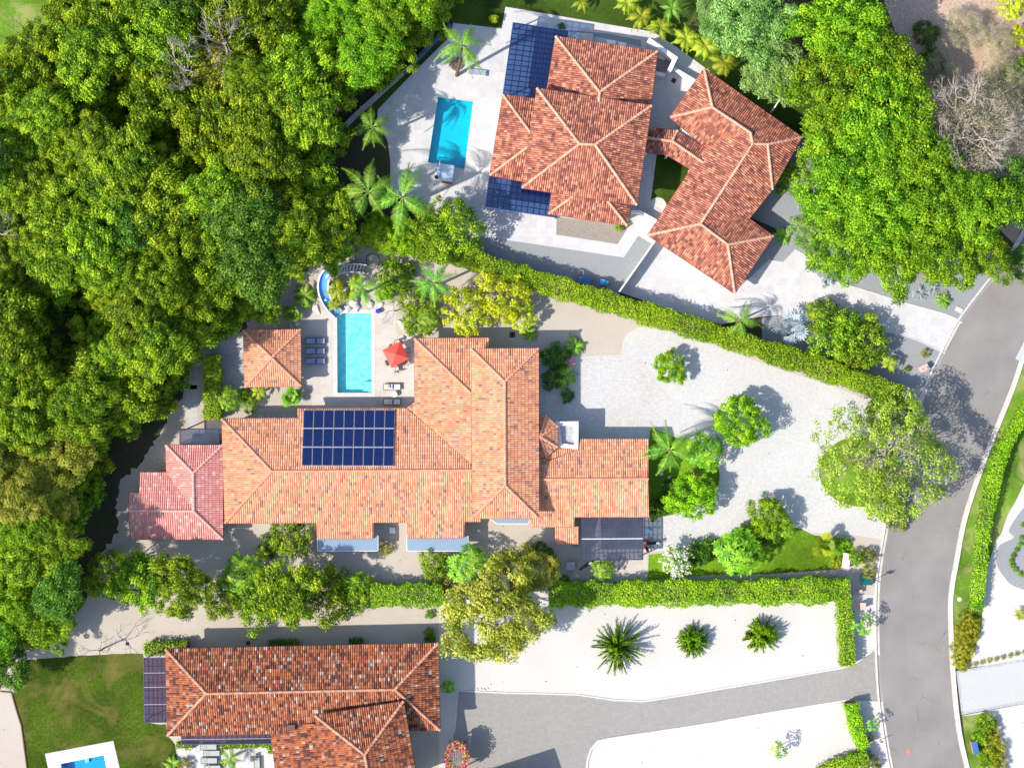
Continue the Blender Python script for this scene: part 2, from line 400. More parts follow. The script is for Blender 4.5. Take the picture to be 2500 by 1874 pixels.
# ------------------------------------------------------------------ tiled roofs
PITCH, COURSE = .235, .40
PL = []
def tile_face(V, F, UV, pts, uoff):
    """barrel tiles laid course by course over one sloping roof plane"""
    A = np.array([[p.x, p.y, 1] for p in pts]); zz = np.array([p.z for p in pts])
    (a, b, c), *_ = np.linalg.lstsq(A, zz, rcond=None)
    PL.append((a, b, c)); g = math.hypot(a, b); ux, uy = b / g, -a / g                        # horizontal direction
    gx, gy = a / g, b / g; cs = 1 / math.sqrt(1 + g * g)
    n = Vector((-a, -b, 1)).normalized()
    o = min(pts, key=lambda p: p.x * gx + p.y * gy)
    q = [((p.x - o.x) * ux + (p.y - o.y) * uy, ((p.x - o.x) * gx + (p.y - o.y) * gy) / cs) for p in pts]
    umin, umax = min(t[0] for t in q), max(t[0] for t in q)
    NS = 6; du = PITCH / NS
    def cross(u):
        r = []
        for i in range(len(q)):
            (u0, v0), (u1, v1) = q[i - 1], q[i]
            if (u0 < u) != (u1 < u): r.append(v0 + (v1 - v0) * (u - u0) / (u1 - u0))
        return (min(r), max(r)) if r else None
    z0 = a * o.x + b * o.y + c
    def pos(u, v, h):
        d = v * cs; x = o.x + u * ux + d * gx; y = o.y + u * uy + d * gy
        return (x + n.x * h, y + n.y * h, a * x + b * y + c + n.z * h)
    for k in range(int(math.floor(umin / du)), int(math.ceil(umax / du))):
        u0, u1 = max(k * du, umin), min((k + 1) * du, umax)
        if u1 - u0 < .004: continue
        L, R = cross(u0 + .001), cross(u1 - .001)
        if not L or not R: continue
        col = math.floor(k / NS)
        h0 = .05 - .042 * math.cos(2 * math.pi * u0 / PITCH); h1 = .05 - .042 * math.cos(2 * math.pi * u1 / PITCH)
        for j in range(int(math.floor(min(L[0], R[0]) / COURSE)), int(math.ceil(max(L[1], R[1]) / COURSE))):
            b0, t0 = j * COURSE, (j + 1) * COURSE + .04
            la, lb = min(max(b0, L[0]), L[1]), min(max(t0, L[0]), L[1])
            ra, rb = min(max(b0, R[0]), R[1]), min(max(t0, R[0]), R[1])
            if lb - la < .002 and rb - ra < .002: continue
            m = len(V)
            for u, v, h in ((u0, la, h0), (u1, ra, h1), (u1, rb, h1), (u0, lb, h0)):
                V.append(pos(u, v, h + .028 * (1 - (v - b0) / COURSE)))
                UV.append((uoff + u / PITCH if abs(u / PITCH - round(u / PITCH)) > .01 else uoff + round(u / PITCH), min(max(v / COURSE, j + .01), j + .99)))
            F.append((m, m + 1, m + 2, m + 3))
def tiled_roof(parent, faces, mat, capmat, caps=(), eaves=(), gutter='gutter_red', holes=None):
    V, F, UV = [], [], []; sl = MB()
    for i, f in enumerate(faces):
        pts = at3(f); tile_face(V, F, UV, pts, i * 300)
        a_, b_, c_ = PL[-1]; top = [Vector((p.x, p.y, a_ * p.x + b_ * p.y + c_ - .03)) for p in pts]
        sl.prism(top, .14)
    o = ORG[parent.name]
    me = bpy.data.meshes.new('roof'); me.from_pydata([(x - o.x, y - o.y, z - o.z) for x, y, z in V], [], F)
    uv = me.uv_layers.new(name='tiles'); uv.data.foreach_set('uv', np.array(UV, dtype=np.float32).ravel())
    me.materials.append(MAT[mat]); me.update()
    r = link('roof', me, parent)
    sl.build('roof_slab', MAT['gutter_dark'], r)
    for a, b in caps:
        a, b = at(*a) + Vector((0, 0, .06)), at(*b) + Vector((0, 0, .06)); n = max(2, int((b - a).length / .42)); mb = MB()
        for i in range(n):
            p, q = a.lerp(b, i / n), a.lerp(b, (i + 1.12) / n)
            mb.tube([p, q], [.17, .13], 8)
        mb.build('ridge_cap', MAT[capmat], r)
    if eaves:
        for a, b in eaves:
            MB().bar(at(*a) - Vector((0, 0, .07)), at(*b) - Vector((0, 0, .07)), .13, .13).build('gutter', MAT[gutter], r)
    return r
def ring(pts, z): return [(x, y, z) for x, y in pts]
def pairs(pts): return [(pts[i], pts[(i + 1) % len(pts)]) for i in range(len(pts))]
def walls(parent, pts, z, ins=.55, mat='white_wall', win=True, every=4.2):
    w = inset([at(x, y, z) for x, y in pts], ins) if ins else [at(x, y, z) for x, y in pts]
    wl_ = MB().prism([p - Vector((0, 0, .16)) for p in w], z - .16).build('wall', MAT[mat], parent)
    A = sum(w[i].x * w[(i + 1) % len(w)].y - w[(i + 1) % len(w)].x * w[i].y for i in range(len(w)))
    if win:
        for i in range(len(w)):
            a, b = w[i], w[(i + 1) % len(w)]; L = (b - a).length
            if L < 3.2: continue
            d = (b - a) / L; nn = Vector((d.y, -d.x, 0)) * (1 if A > 0 else -1); k = max(1, int(L / every)); rz = math.atan2(d.y, d.x)
            for j in range(k):
                c = a + d * L * (j + .5) / k; c.z = 1.35
                f = MB().box(c + nn * .02, (1.5, .08, 1.3), rz).build('window', MAT['white_paint'], parent)
                MB().box(c + nn * .045, (1.36, .06, 1.16), rz).build('pane', MAT['dark_glass'], f)
    return wl_
def hip4(pts, apex, e, r):
    """pts: four eave corners in order; apex: the two ridge ends, the first near edge 3-0, the second near edge 1-2"""
    p = ring(pts, e); a, b = (*apex[0], r), (*apex[1], r)
    return [[p[0], p[1], b, a], [p[1], p[2], b], [p[2], p[3], a, b], [p[3], p[0], a]], [(p[0], a), (p[3], a), (p[1], b), (p[2], b), (a, b)]

# ================================================================== MAIN HOUSE (middle)
mh = empty('main_house', at(1230, 1150), 'long orange barrel-tiled villa with blue solar panels beside the turquoise pool', 'house')
wA = [(541.9, 1021.9), (727.1, 1020.5), (727.1, 997.3), (992, 996.4), (1151.2, 1132.5), (1151.2, 1147), (1172.9, 1272.9), (1133.8, 1272.9), (1132.3, 1311.4),
      (997.2, 1312), (995.7, 1274.3), (910.3, 1274.3), (910.9, 1313.4), (774.9, 1313.4), (773.4, 1275.2), (549.4, 1276.3)]
rw, re_ = (663.4, 1149.9, 4.45), (1151.2, 1147, 4.45)
A_n = [(541.9, 1021.9, 2.95), (727.1, 1020.5, 2.95), (727.1, 997.3, 2.67), (992, 996.4, 2.66), (1151.2, 1132.5, 4.26), re_, rw]
A_w = [(549.4, 1276.3, 2.95), (541.9, 1021.9, 2.95), rw]
A_s = [rw, (1160, 1147, 4.45), (1172.9, 1272.9, 2.98), (1133.8, 1272.9, 2.98), (1132.3, 1311.4, 2.5), (997.2, 1312, 2.5), (995.7, 1274.3, 2.97), (910.3, 1274.3, 2.97),
       (910.9, 1313.4, 2.48), (774.9, 1313.4, 2.48), (773.4, 1275.2, 2.96), (549.4, 1276.3, 2.95)]
B_w = [(1012.2, 826, 2.7), (1151, 960, 4.3), (1151.2, 1132.5, 4.26), (992, 996.4, 2.66), (1013, 980.5, 2.7)]
B_n = [(1012.2, 826, 2.7), (1194.5, 824.8, 2.7), (1194.5, 960, 4.3), (1151, 960, 4.3)]
tiled_roof(mh, [A_n, A_w, A_s, B_w, B_n], 'tiles_main', 'cap_main',
           [(A_w[0], rw), (A_w[1], rw), (rw, re_), (B_w[0], B_w[1])],
           pairs(A_s[3:])[:8] + [(A_n[0], A_n[1]), (A_n[1], A_n[2]), (A_n[2], A_n[3]), (A_w[0], A_w[1]), (B_w[0], B_w[4]), (B_n[0], B_n[1]), (B_n[1], B_n[2])])
Cp = [(1151.2, 851.5), (1314.7, 850.6), (1315.8, 1264.2), (1153.5, 1264.8)]
Ca, Cb = (1232.2, 931.7, 5.72), (1233.7, 1184.6, 5.72); c0, c1, c2, c3 = ring(Cp, 4.65)
tiled_roof(mh, [[c0, c1, Ca], [c1, c2, Cb, Ca], [c2, c3, Cb], [c3, c0, Ca, Cb]], 'tiles_main', 'cap_main',
           [(c0, Ca), (c1, Ca), (c2, Cb), (c3, Cb), (Ca, Cb)], pairs([c0, c1, c2, c3]))
D0, D1 = (1300, 1170, 3.95), (1582.2, 1168, 3.95)
D_n = [(1415.1, 1071.7, 2.75), (1582.2, 1071.7, 2.75), D1, D0, (1305, 1135, 3.5), (1318, 1129.6, 3.46), (1350, 1121, 3.36), (1413.7, 1097.8, 3.07)]
D_s = [D0, D1, (1583.6, 1261.3, 2.78), (1402, 1261.3, 2.78), (1401.2, 1285.3, 2.48), (1296.4, 1285.3, 2.48)]
D_v = [(1361.6, 1088, 2.95), (1413.7, 1090.8, 2.95), (1413.7, 1097.8, 3.07), (1318, 1129.6, 3.46), (1318, 1110, 3.3)]
tiled_roof(mh, [D_n, D_s, D_v], 'tiles_main', 'cap_main', [((1316, 1169.8, 3.95), D1)],
           [(D_n[0], D_n[1]), (D_n[1], D1), (D1, D_s[2]), (D_s[2], D_s[3]), (D_s[3], D_s[4]), (D_s[4], D_s[5])])
G_ = [(1355.5, 1285.9, 2.3), (1413, 1284, 2.3), (1413, 1327.9, 1.8), (1355.2, 1327.9, 1.8)]
tiled_roof(mh, [G_], 'tiles_main', 'cap_main', [], [(G_[2], G_[3])])
tp = (1317.6, 1064.5, 4.5); tr_ = ring([(1318.2, 1013), (1332.6, 1013), (1361, 1039.9), (1361.6, 1090.5), (1334, 1115.7), (1317.6, 1115.7)], 3.5)
tiled_roof(mh, [[tr_[i], tr_[i + 1], tp] for i in range(5)], 'tiles_main', 'cap_main', [(tr_[i], tp) for i in range(1, 5)], [(tr_[i], tr_[i + 1]) for i in range(5)])
walls(mh, wA, 2.5); walls(mh, [(1012.2, 826), (1194.5, 824.8), (1194.5, 960), (1151, 1132), (1013, 990)], 2.7, .6)
walls(mh, Cp, 4.6, .7); walls(mh, [(1300, 1135), (1350, 1121), (1413.7, 1097.8), (1415, 1071.7), (1582.2, 1071.7), (1583.6, 1261.3), (1402, 1261.3), (1401, 1285.3), (1300, 1285.3)], 2.5, .5)
walls(mh, [(1318.2, 1013), (1332.6, 1013), (1361, 1039.9), (1361.6, 1090.5), (1334, 1115.7), (1317.6, 1115.7)], 3.45, .35, win=False)
walls(mh, [(1355.5, 1286.5), (1413, 1284), (1413, 1327.9), (1355.2, 1327.9)], 1.85, .25, win=False)
pp = P('22', [(400, 308), (595, 305), (593, 545), (425, 520)])
po = [at(x, y, 3.1) for x, y in pp]; pi = inset(po, .42)
porch = MB().prism([p - Vector((0, 0, .45)) for p in po], 2.65).build('entrance_porch', MAT['white_wall'], mh)
ribbon(MB(), [p for p in inset(po, .22)], .44, 2.6, 3.1, True).build('parapet', MAT['white_wall'], porch)
MB().prism([p - Vector((0, 0, .44)) for p in pi], .03).build('flat_roof', MAT['grey_concrete'], porch)
def on_plane(tri, px, py):
    a, b, c = at3(tri); n = (b - a).cross(c - a); o = Vector((0, 0, H)); d = at(px, py, 0) - o
    return o + d * ((a - o).dot(n) / d.dot(n)), n.normalized() * (1 if n.z > 0 else -1)
q4 = P('12', [(420, 212), (1190, 212), (1178, 688), (403, 685)])
qw = [on_plane([A_n[0], A_n[1], rw], *q) for q in q4]; nn = qw[0][1]; qw = [q[0] + nn * .26 for q in qw]
def quad(u, v): return qw[0].lerp(qw[1], u).lerp(qw[3].lerp(qw[2], u), v)
for j in range(3):
    for i in range(9):
        g = .0025; u0, u1, v0, v1 = i / 9 + g, (i + 1) / 9 - g, j / 3 + g, (j + 1) / 3 - g
        c = [quad(u0, v0), quad(u1, v0), quad(u1, v1), quad(u0, v1)]
        mb = MB().prism([p - nn * .02 for p in c[::-1]], .04)
        s = mb.build('solar_panel', MAT['panel_frame'], mh)
        e = .028; cc = [quad(u0 + e * .12, v0 + e * .3), quad(u1 - e * .12, v0 + e * .3), quad(u1 - e * .12, v1 - e * .3), quad(u0 + e * .12, v1 - e * .3)]
        me = bpy.data.meshes.new('solar_cells'); o = ORG[mh.name]
        me.from_pydata([tuple(p - o + nn * .006) for p in cc], [], [(3, 2, 1, 0)])
        uv = me.uv_layers.new(name='tiles'); uv.data.foreach_set('uv', [0, 10, 6, 10, 6, 0, 0, 0]); me.materials.append(MAT['solar_cells'])
        link('solar_cells', me, s)

# carport beside the garage
def canopy(name, pts, z, label, cat, glass, frame, rails=(), cross=(), posts=True, bw=.07, group=None, drop=0, railmat='white_paint'):
    """frame of beams with thin glazing; rails and cross are fractions along the two sides"""
    w = [at(x, y, z - drop * (i in (2, 3))) for i, (x, y) in enumerate(pts)]
    c = sum((p for p in w), Vector()) / 4; c.z = 0
    t = empty(name, c, label, cat, group)
    MB().prism([p + Vector((0, 0, .05)) for p in w], .015).build('glazing', MAT[glass], t)
    for i in range(4):
        MB().bar(w[i] - Vector((0, 0, .03)), w[(i + 1) % 4] - Vector((0, 0, .03)), .1, .14).build('beam', MAT[frame], t)
    for f in rails: MB().bar(w[0].lerp(w[3], f) + Vector((0, 0, .08)), w[1].lerp(w[2], f) + Vector((0, 0, .08)), .07, .05).build('joint_strip', MAT[railmat], t)
    for a, b, n in cross:                     # rafters under the glazing: (0 = along first side, count)
        for k in range(1, n):
            f = k / n
            p, q = (w[0].lerp(w[1], f), w[3].lerp(w[2], f)) if a == 0 else (w[0].lerp(w[3], f), w[1].lerp(w[2], f))
            MB().bar(p - Vector((0, 0, .06 + .08 * a)), q - Vector((0, 0, .06 + .08 * a)), bw, .08).build('rafter', MAT[frame], t)
    if posts:
        iw = inset([Vector((p.x, p.y, p.z)) for p in w], .15)
        for p in iw: MB().bar(Vector((p.x, p.y, 0)), p - Vector((0, 0, .1)), .12).build('post', MAT[frame], t)
    return t
canopy('carport', P('22', [(620, 1115), (1138, 1115), (1138, 1468), (622, 1475)]), 2.35, 'large smoked translucent carport roof with a white joint below the garage', 'carport',
       'glass_smoke', 'dark_metal', (.5,), ((0, 0, 14), (1, 0, 6)))
canopy('glazed_pergola', P('02', [(1518, 368), (1848, 368), (1848, 497), (1518, 495)]), 2.35, 'small grey two-panel pergola roof above the pink tiled annex', 'pergola',
       'glass_smoke', 'dark_metal', (), ((0, 0, 2),), drop=-.05)
# terraces south of the house
for k, (pts, lab) in enumerate([(P('12', [(536, 1270), (1045, 1270), (1045, 1395), (538, 1395)]), 'pale blue flat canopy under the west gable end of the long roof'),
                       (P('12', [(1290, 1270), (1805, 1270), (1805, 1397), (1292, 1395)]), 'pale blue flat canopy under the second gable end of the long roof')]):
    t = canopy('awning', pts, 2.1, lab, 'awning', 'sheet_blue', 'white_paint', (), ((0, 0, 4),), bw=.05, group='blue awnings along the long house')
canopy('awning', P('12', [(1960, 1100), (2330, 1100), (2310, 1165), (2050, 1165)]), 2.1, 'narrow pale blue canopy under the tall central roof', 'awning', 'sheet_blue', 'white_paint', (), ((0, 0, 3),), bw=.05, group='blue awnings along the long house')

# ================================================================== PINK ANNEX
an = empty('tiled_annex', at(470, 1190), 'pink-red tiled annex with an L-shaped roof at the west end of the villa', 'annex')
E = 2.6; Rz = 3.5
def Q(x, y, z): return (*P1('02', x, y), z)
R1, R2, R3 = Q(1630, 740, Rz), Q(1634, 1060, Rz), Q(1087, 1057, Rz)
an_n = [Q(1400, 505, E), Q(1880, 505, E), R1]
an_e = [Q(1880, 505, E), Q(1880, 1298, E), R2, R1]
an_w = [Q(1400, 505, E), R1, R2, Q(1405, 735, E)]
an_wn = [Q(1183, 735, E), Q(1405, 735, E), R2, R3, Q(1090, 905, 3.07), Q(1183, 905, 3.07)]
an_s = [R3, R2, Q(1880, 1298, E), Q(1105, 1298, E)]
tiled_roof(an, [an_n, an_e, an_w, an_wn, an_s], 'tiles_pink', 'cap_pink', [(an_n[0], R1), (an_n[1], R1), (R1, R2), (R2, R3), (R2, an_s[2])],
           [(an_n[0], an_n[1]), (an_n[1], an_s[2]), (an_s[2], an_s[3]), (an_w[0], an_w[3]), (an_wn[0], an_wn[1]), (an_wn[0], an_wn[5]), (an_wn[5], an_wn[4]), (an_s[3], R3), (R3, an_wn[4])], 'gutter_dark')
walls(an, P('02', [(1400, 505), (1880, 505), (1880, 1298), (1105, 1298), (1090, 905), (1183, 905), (1183, 735), (1400, 735)]), 2.55, .45)

# ================================================================== PAVILION by the pool
pv = empty('pavilion', at(663, 873), 'square open pavilion with a four-sided orange tile roof beside the loungers', 'pavilion')
pvp = [P1('01', 2053, 1162), P1('11', 392, 1155), P1('11', 398, 1630), P1('01', 2066, 1640)]
ap = (*P1('11', 150, 1392), 3.6); r4 = ring(pvp, 2.55)
tiled_roof(pv, [[r4[i], r4[(i + 1) % 4], ap] for i in range(4)], 'tiles_main', 'cap_main', [(r4[i], ap) for i in range(4)], pairs(r4))
for p in inset(at3(r4), .5): MB().bar(Vector((p.x, p.y, 0)), p - Vector((0, 0, .12)), .3).build('post', MAT['white_wall'], pv)

# ================================================================== NORTH HOUSE
nh = empty('north_house', at(1450, 330), 'brown-red tiled hip-roofed house with blue glass canopies at the top of the plot', 'house')
def T(x, y, z): return (*P1('20', x, y), z)
def U(x, y, z): return (*P1('21', x, y), z)
n1 = [T(403, 308, 3.4), T(1262, 435, 3.4), T(1205, 890, 3.4), T(330, 755, 3.4)]; n1a, n1b = T(775, 778, 5.0), T(768, 860, 5.0)
tiled_roof(nh, [[n1[0], n1[1], n1a], [n1[1], n1[2], n1b, n1a], [n1[3], n1[0], n1a, n1b]], 'tiles_north', 'cap_north', [(n1[0], n1a), (n1[1], n1a), (n1a, n1b)],
           [(n1[0], n1[1]), (n1[1], n1[2]), (n1[3], n1[0])])
n2 = [T(245, 745, 4.9), T(1210, 893, 4.9), U(1088, 105, 4.9), T(118, 1585, 4.9)]; n2a, n2b = T(605, 1215, 6.45), T(735, 1220, 6.45)
tiled_roof(nh, [[n2[0], n2[1], n2b, n2a], [n2[1], n2[2], n2b], [n2[2], n2[3], n2a, n2b], [n2[3], n2[0], n2a]], 'tiles_north', 'cap_north',
           [(n2[0], n2a), (n2[1], n2b), (n2[2], n2b), (n2[3], n2a), (n2a, n2b)], pairs(n2))
w0, w1 = (1228, 231.6, 3.2), T(228, 835, 3.2); w2, w3 = T(125, 1530, 3.2), (1196, 428, 3.2); wa, wb = T(195, 1125, 4.5), T(175, 1235, 4.5)
tiled_roof(nh, [[w0, w1, T(240, 1125, 4.5), wa], [w0, wa, wb, w3], [w3, wb, T(200, 1235, 4.5), w2]], 'tiles_north', 'cap_north', [(w0, wa), (w3, wb)], [(w0, w1), (w0, w3), (w3, w2)])
s0, s1, s2, s3 = U(343, 180, 3.0), U(1005, 277, 3.0), U(1035, 100, 3.0), U(370, 0, 3.0); sa, sb = U(560, 25, 3.95), U(835, 62, 3.95)
sa2, sb2 = U(575, -60, 3.95), U(850, -20, 3.95)
tiled_roof(nh, [[s0, s1, sb, sa], [s3, s0, sa, sa2], [s1, s2, sb2, sb]], 'tiles_north', 'cap_north', [(s0, sa), (s1, sb)], [(s0, s1), (s3, s0), (s1, s2)])
xy = lambda L: [(p[0], p[1]) for p in L]
walls(nh, xy(n1), 3.35, .6); walls(nh, xy(n2), 4.85, .7); walls(nh, [w0[:2], w1[:2], w2[:2], w3[:2]], 3.15, .5); walls(nh, [s0[:2], s1[:2], s2[:2], s3[:2]], 2.95, .5)

ew = empty('east_wing', at(1770, 440), 'long brown-red tiled wing of the north house with a bent ridge and garage end', 'house')
A_ = (1719, 168, 2.7); B1 = (1957, 335, 2.7); C1 = (1886, 462, 2.7); D_ = (1829, 534, 2.7); E_ = (1887.5, 576, 2.7); F_ = (1794, 716, 2.7); G1 = (1581.5, 574, 2.7)
K_ = (1686, 414, 2.7); L_ = (1722, 360, 2.7); M_ = (1636, 286.5, 2.7)
ra, rb, rc, rd, re2, rf = (1739.3, 262, 4.0), (1832, 324, 4.15), (1838, 351.7, 4.15), (1710, 546.7, 4.05), (1777, 597, 4.0), (1874.5, 352, 4.1)
tiled_roof(ew, [[M_, A_, ra], [A_, B1, rf, rc, rb, ra], [B1, C1, rf], [C1, D_, rd, rc, rf], [D_, E_, re2, rd], [E_, F_, re2], [F_, G1, rd, re2], [G1, K_, L_, rb, rc, rd], [L_, M_, ra, rb]],
           'tiles_north', 'cap_north', [(A_, ra), (M_, ra), (ra, rb), (rb, rc), (rc, rd), (rc, rf), (rf, B1), (rf, C1), (rd, re2), (rd, G1), (re2, E_), (re2, F_)],
           [(M_, A_), (A_, B1), (B1, C1), (C1, D_), (D_, E_), (E_, F_), (F_, G1), (G1, K_), (K_, L_), (L_, M_)])
walls(ew, xy([A_, B1, C1, D_, E_, F_, G1, K_, L_, M_]), 2.65, .6)
wkr = [T(1175, 1163, 2.95), T(1385, 1190, 2.95), T(1690, 1400, 2.95)]; wkn = [T(1175, 1073, 2.45), T(1430, 1105, 2.45), T(1668, 1255, 2.45)]; wks = [T(1170, 1285, 2.45), T(1345, 1307, 2.45), T(1545, 1430, 2.45)]
wk = empty('covered_walkway', at(1620, 350), 'narrow tiled walkway roof bending between the two north roofs', 'walkway')
tiled_roof(wk, [[wkn[0], wkn[1], wkr[1], wkr[0]], [wkn[1], wkn[2], wkr[2], wkr[1]], [wks[0], wks[1], wkr[1], wkr[0]], [wks[1], wks[2], wkr[2], wkr[1]]], 'tiles_north', 'cap_north',
           [(wkr[0], wkr[1]), (wkr[1], wkr[2]), (wkn[1], wkr[1])], [(wkn[0], wkn[1]), (wkn[1], wkn[2]), (wks[0], wks[1]), (wks[1], wks[2])])
for p in (wkn[0], wkn[1], wks[0], wks[1], wks[2]):
    q = at(*p); MB().bar(Vector((q.x, q.y, 0)), q - Vector((0, 0, .1)), .2).build('post', MAT['white_wall'], wk)

canopy('glass_canopy', [(1253, 56), (1388, 76), (1362, 248), (1228, 232)], 2.9, 'large blue glass terrace canopy at the upper end of the north house', 'canopy', 'glass_blue', 'blue_steel', (), ((0, 0, 8), (1, 0, 14)), bw=.09, group='blue glass canopies')
canopy('glass_canopy', [(1195, 430), (1370, 456), (1360, 531), (1184, 505)], 2.7, 'small blue glass canopy at the lower end of the north house', 'canopy', 'glass_blue', 'blue_steel', (), ((0, 0, 12), (1, 0, 5)), bw=.09, group='blue glass canopies')

# ================================================================== SOUTH HOUSE
sh = empty('south_house', at(740, 1690), 'weathered old barrel-tiled house with lichen-white tiles at the bottom', 'house')
o0, o1, o2, o3 = (404.6, 1583.6, 3.7), (1070, 1569, 3.7), (1074.4, 1781, 3.7), (408.7, 1795, 3.7); oa, ob = (503.6, 1692, 5.25), (964.4, 1682, 5.25)
tiled_roof(sh, [[o0, o1, ob, oa], [o1, o2, ob], [o3, oa, ob, o2], [o3, o0, oa]], 'tiles_old', 'cap_old', [(o0, oa), (o3, oa), (o1, ob), (o2, ob), (oa, ob)], pairs([o0, o1, o2, o3]), 'gutter_dark')
def V_(x, y, z): return (*P1('13', x, y), z)
tw = [V_(515, 1215, 5.5), V_(1262, 1095, 5.5), V_(1390, 1850, 5.5), V_(645, 2000, 5.5)]; ta, tb = V_(935, 1545, 7.1), V_(955, 1660, 7.1)
tiled_roof(sh, [[tw[0], tw[1], ta], [tw[1], tw[2], tb, ta], [tw[2], tw[3], tb], [tw[3], tw[0], ta, tb]], 'tiles_old', 'cap_old', [(tw[0], ta), (tw[1], ta), (ta, tb), (tw[2], tb), (tw[3], tb)], pairs(tw), 'gutter_dark')
lw = [V_(145, 1370, 3.3), V_(290, 1368, 3.75), V_(290, 1292, 3.8), V_(520, 1282, 4.6), V_(650, 2000, 4.6), V_(225, 2060, 3.3)]
tiled_roof(sh, [lw], 'tiles_old', 'cap_old', [], [(lw[0], lw[5])], 'gutter_dark')
walls(sh, xy([o0, o1, o2, o3]), 3.6, .6, 'cream_wall'); walls(sh, xy(tw), 5.4, .6, 'cream_wall'); walls(sh, [V_(145, 1370, 0)[:2], V_(520, 1300, 0)[:2], V_(640, 1990, 0)[:2], V_(225, 2050, 0)[:2]], 3.2, .4, 'cream_wall')
ch = V_(318, 1310, 4.0); q = at(*ch)
MB().box((q.x, q.y, q.z + .1), (.8, .6, .7)).build('chimney', MAT['gutter_dark'], sh)
gw = empty('garage_wing', at(1200, 1960), 'tiled garage wing just below the frame whose shadow falls on the paved drive', 'garage')
gp = [(1030, 1960), (1267, 1884), (1310, 2010), (1080, 2090)]
gr4 = ring(gp, 3.9); ga = (1170, 1987, 4.6)
tiled_roof(gw, [[gr4[i], gr4[(i + 1) % 4], ga] for i in range(4)], 'tiles_old', 'cap_old', [], pairs(gr4), 'gutter_dark'); walls(gw, gp, 3.8, .4, 'cream_wall', False)
canopy('side_pergola', P('03', [(1212, 732), (1400, 730), (1405, 1270), (1222, 1272)]), 2.7, 'dark glass pergola on the west side of the weathered house', 'pergola', 'glass_teal', 'blue_steel', (.23, .45, .72), ((0, 0, 5), (1, 0, 8)), group='dark glass pergolas', railmat='old_rail')
canopy('long_pergola', [P1('03', 1530, 1375), P1('13', 145, 1362), P1('13', 143, 1450), P1('03', 1535, 1457)], 2.7, 'dark glass pergola along the lower eave of the weathered house', 'pergola', 'glass_teal', 'blue_steel', (.5,), ((0, 0, 16),), group='dark glass pergolas', railmat='old_rail')
# ================================================================== GROUND, POOLS, ROAD
pool1 = P('11', [(685, 1048), (740, 1001), (1005, 1001)]) + P('12', [(1009, 80), (688, 80)])
pool2 = P('10', [(1553, 820), (1848, 860), (1775, 1425), (1467, 1370)])
pool3 = P('03', [(512, 1622), (875, 1548), (925, 1800), (560, 1870)])
BIG = 3000
mb = MB().poly([Vector((x, y, 0)) for x, y in ((-BIG, -BIG), (BIG, -BIG), (BIG, BIG), (-BIG, BIG))], [[at(*p) for p in h] for h in (pool1, pool2, pool3)])
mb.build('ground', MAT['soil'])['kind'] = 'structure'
hedge_n = [(880, 572), (940, 585), (996, 597), (1060, 611), (1141, 629), (1240, 665), (1340, 696), (1457, 729), (1560, 760), (1674, 793), (1780, 826), (1880, 859), (1960, 884), (2040, 912), (2110, 935), (2200, 965)]
roadW = [(2560, 470), (2500, 575), (2463, 631), (2400, 712), (2346, 785), (2305, 862), (2265, 948), (2235, 1030), (2207, 1130), (2185, 1210), (2170, 1282), (2154, 1374), (2148, 1430), (2146, 1487), (2147, 1579), (2152, 1683), (2162, 1770), (2180, 1874), (2205, 1980)]
roadE = [(2620, 650), (2560, 745), (2500, 855), (2466, 950), (2401, 1114), (2352, 1258), (2329, 1374), (2319, 1430), (2315, 1487), (2320, 1625), (2334, 1770), (2356, 1874), (2385, 1980)]
rW, rE = smooth(roadW, 5), smooth(roadE, 5)
def rough(pts, amp, step=9, seed=3):
    rg = random.Random(seed); out = []
    for (x0, y0), (x1, y1) in zip(pts[:-1], pts[1:]):
        n = max(1, int(math.hypot(x1 - x0, y1 - y0) / step))
        out += [(x0 + (x1 - x0) * k / n + rg.uniform(-amp, amp), y0 + (y1 - y0) * k / n + rg.uniform(-amp, amp)) for k in range(n)]
    return out + [pts[-1]]
sheet('gravel_yard', rough([(640, 690), (600, 800), (480, 850), (450, 900), (450, 950), (405, 1030), (347, 1128), (295, 1172), (283, 1230), (287, 1300), (250, 1345), (225, 1440)], 6)
      + [(2150, 1462)] + [p for p in rW if 948 <= p[1] <= 1455][::-1] + [(x, y) for x, y in hedge_n[::-1]] + [(830, 590), (740, 650)], .004, MAT['cream_gravel'], [pool1])
sheet('south_yard', [(30, 1600), (100, 1570), (200, 1480), (225, 1436), (1200, 1448), (1200, 1960), (-80, 1960), (-80, 1690), (0, 1685)], .004, MAT['cream_gravel'], [pool3])
sheet('white_yard', [(1072, 1448), (1350, 1446), (2148, 1452)] + [p for p in rW if p[1] > 1455] + [(1072, 1960)], .008, MAT['white_gravel'])
drive_top = P('23', [(0, 1025), (300, 1030), (600, 1040), (900, 1085), (1150, 1095), (1500, 1040), (2211, 920)]) + P('33', [(380, 865), (670, 815), (780, 780), (935, 668)])
drive_bot = P('33', [(1010, 1100), (740, 1080), (0, 1200)]) + P('23', [(1700, 1280), (1180, 1360), (850, 1410), (760, 1430), (700, 1500), (672, 1590), (662, 1700), (662, 1900)])
drv = [P1('13', 1720, 1005)] + drive_top + [(2148, 1600), (2153, 1690), (2154, 1712)] + drive_bot + [P1('13', 1640, 1900), P1('13', 1685, 1360)]
sheet('paved_drive', drv, .014, MAT['drive_pavers'])
def kerb(name, pts, w=.18, h=.1, mat='kerb', sm=4, closed=False):
    L = smooth(pts, sm, closed) if sm else pts
    o = ribbon(MB(), [at(x, y, 0) for x, y in L], w, -.02, h, closed).build(name, MAT[mat]); o['kind'] = 'structure'; return o
kerb('kerb', [P1('13', 1690, 1360), P1('13', 1722, 1005), *drive_top[:7]], .16, .08, 'stone_cap', 0); kerb('kerb', drive_top[6:], .16, .08, 'stone_cap', 0)
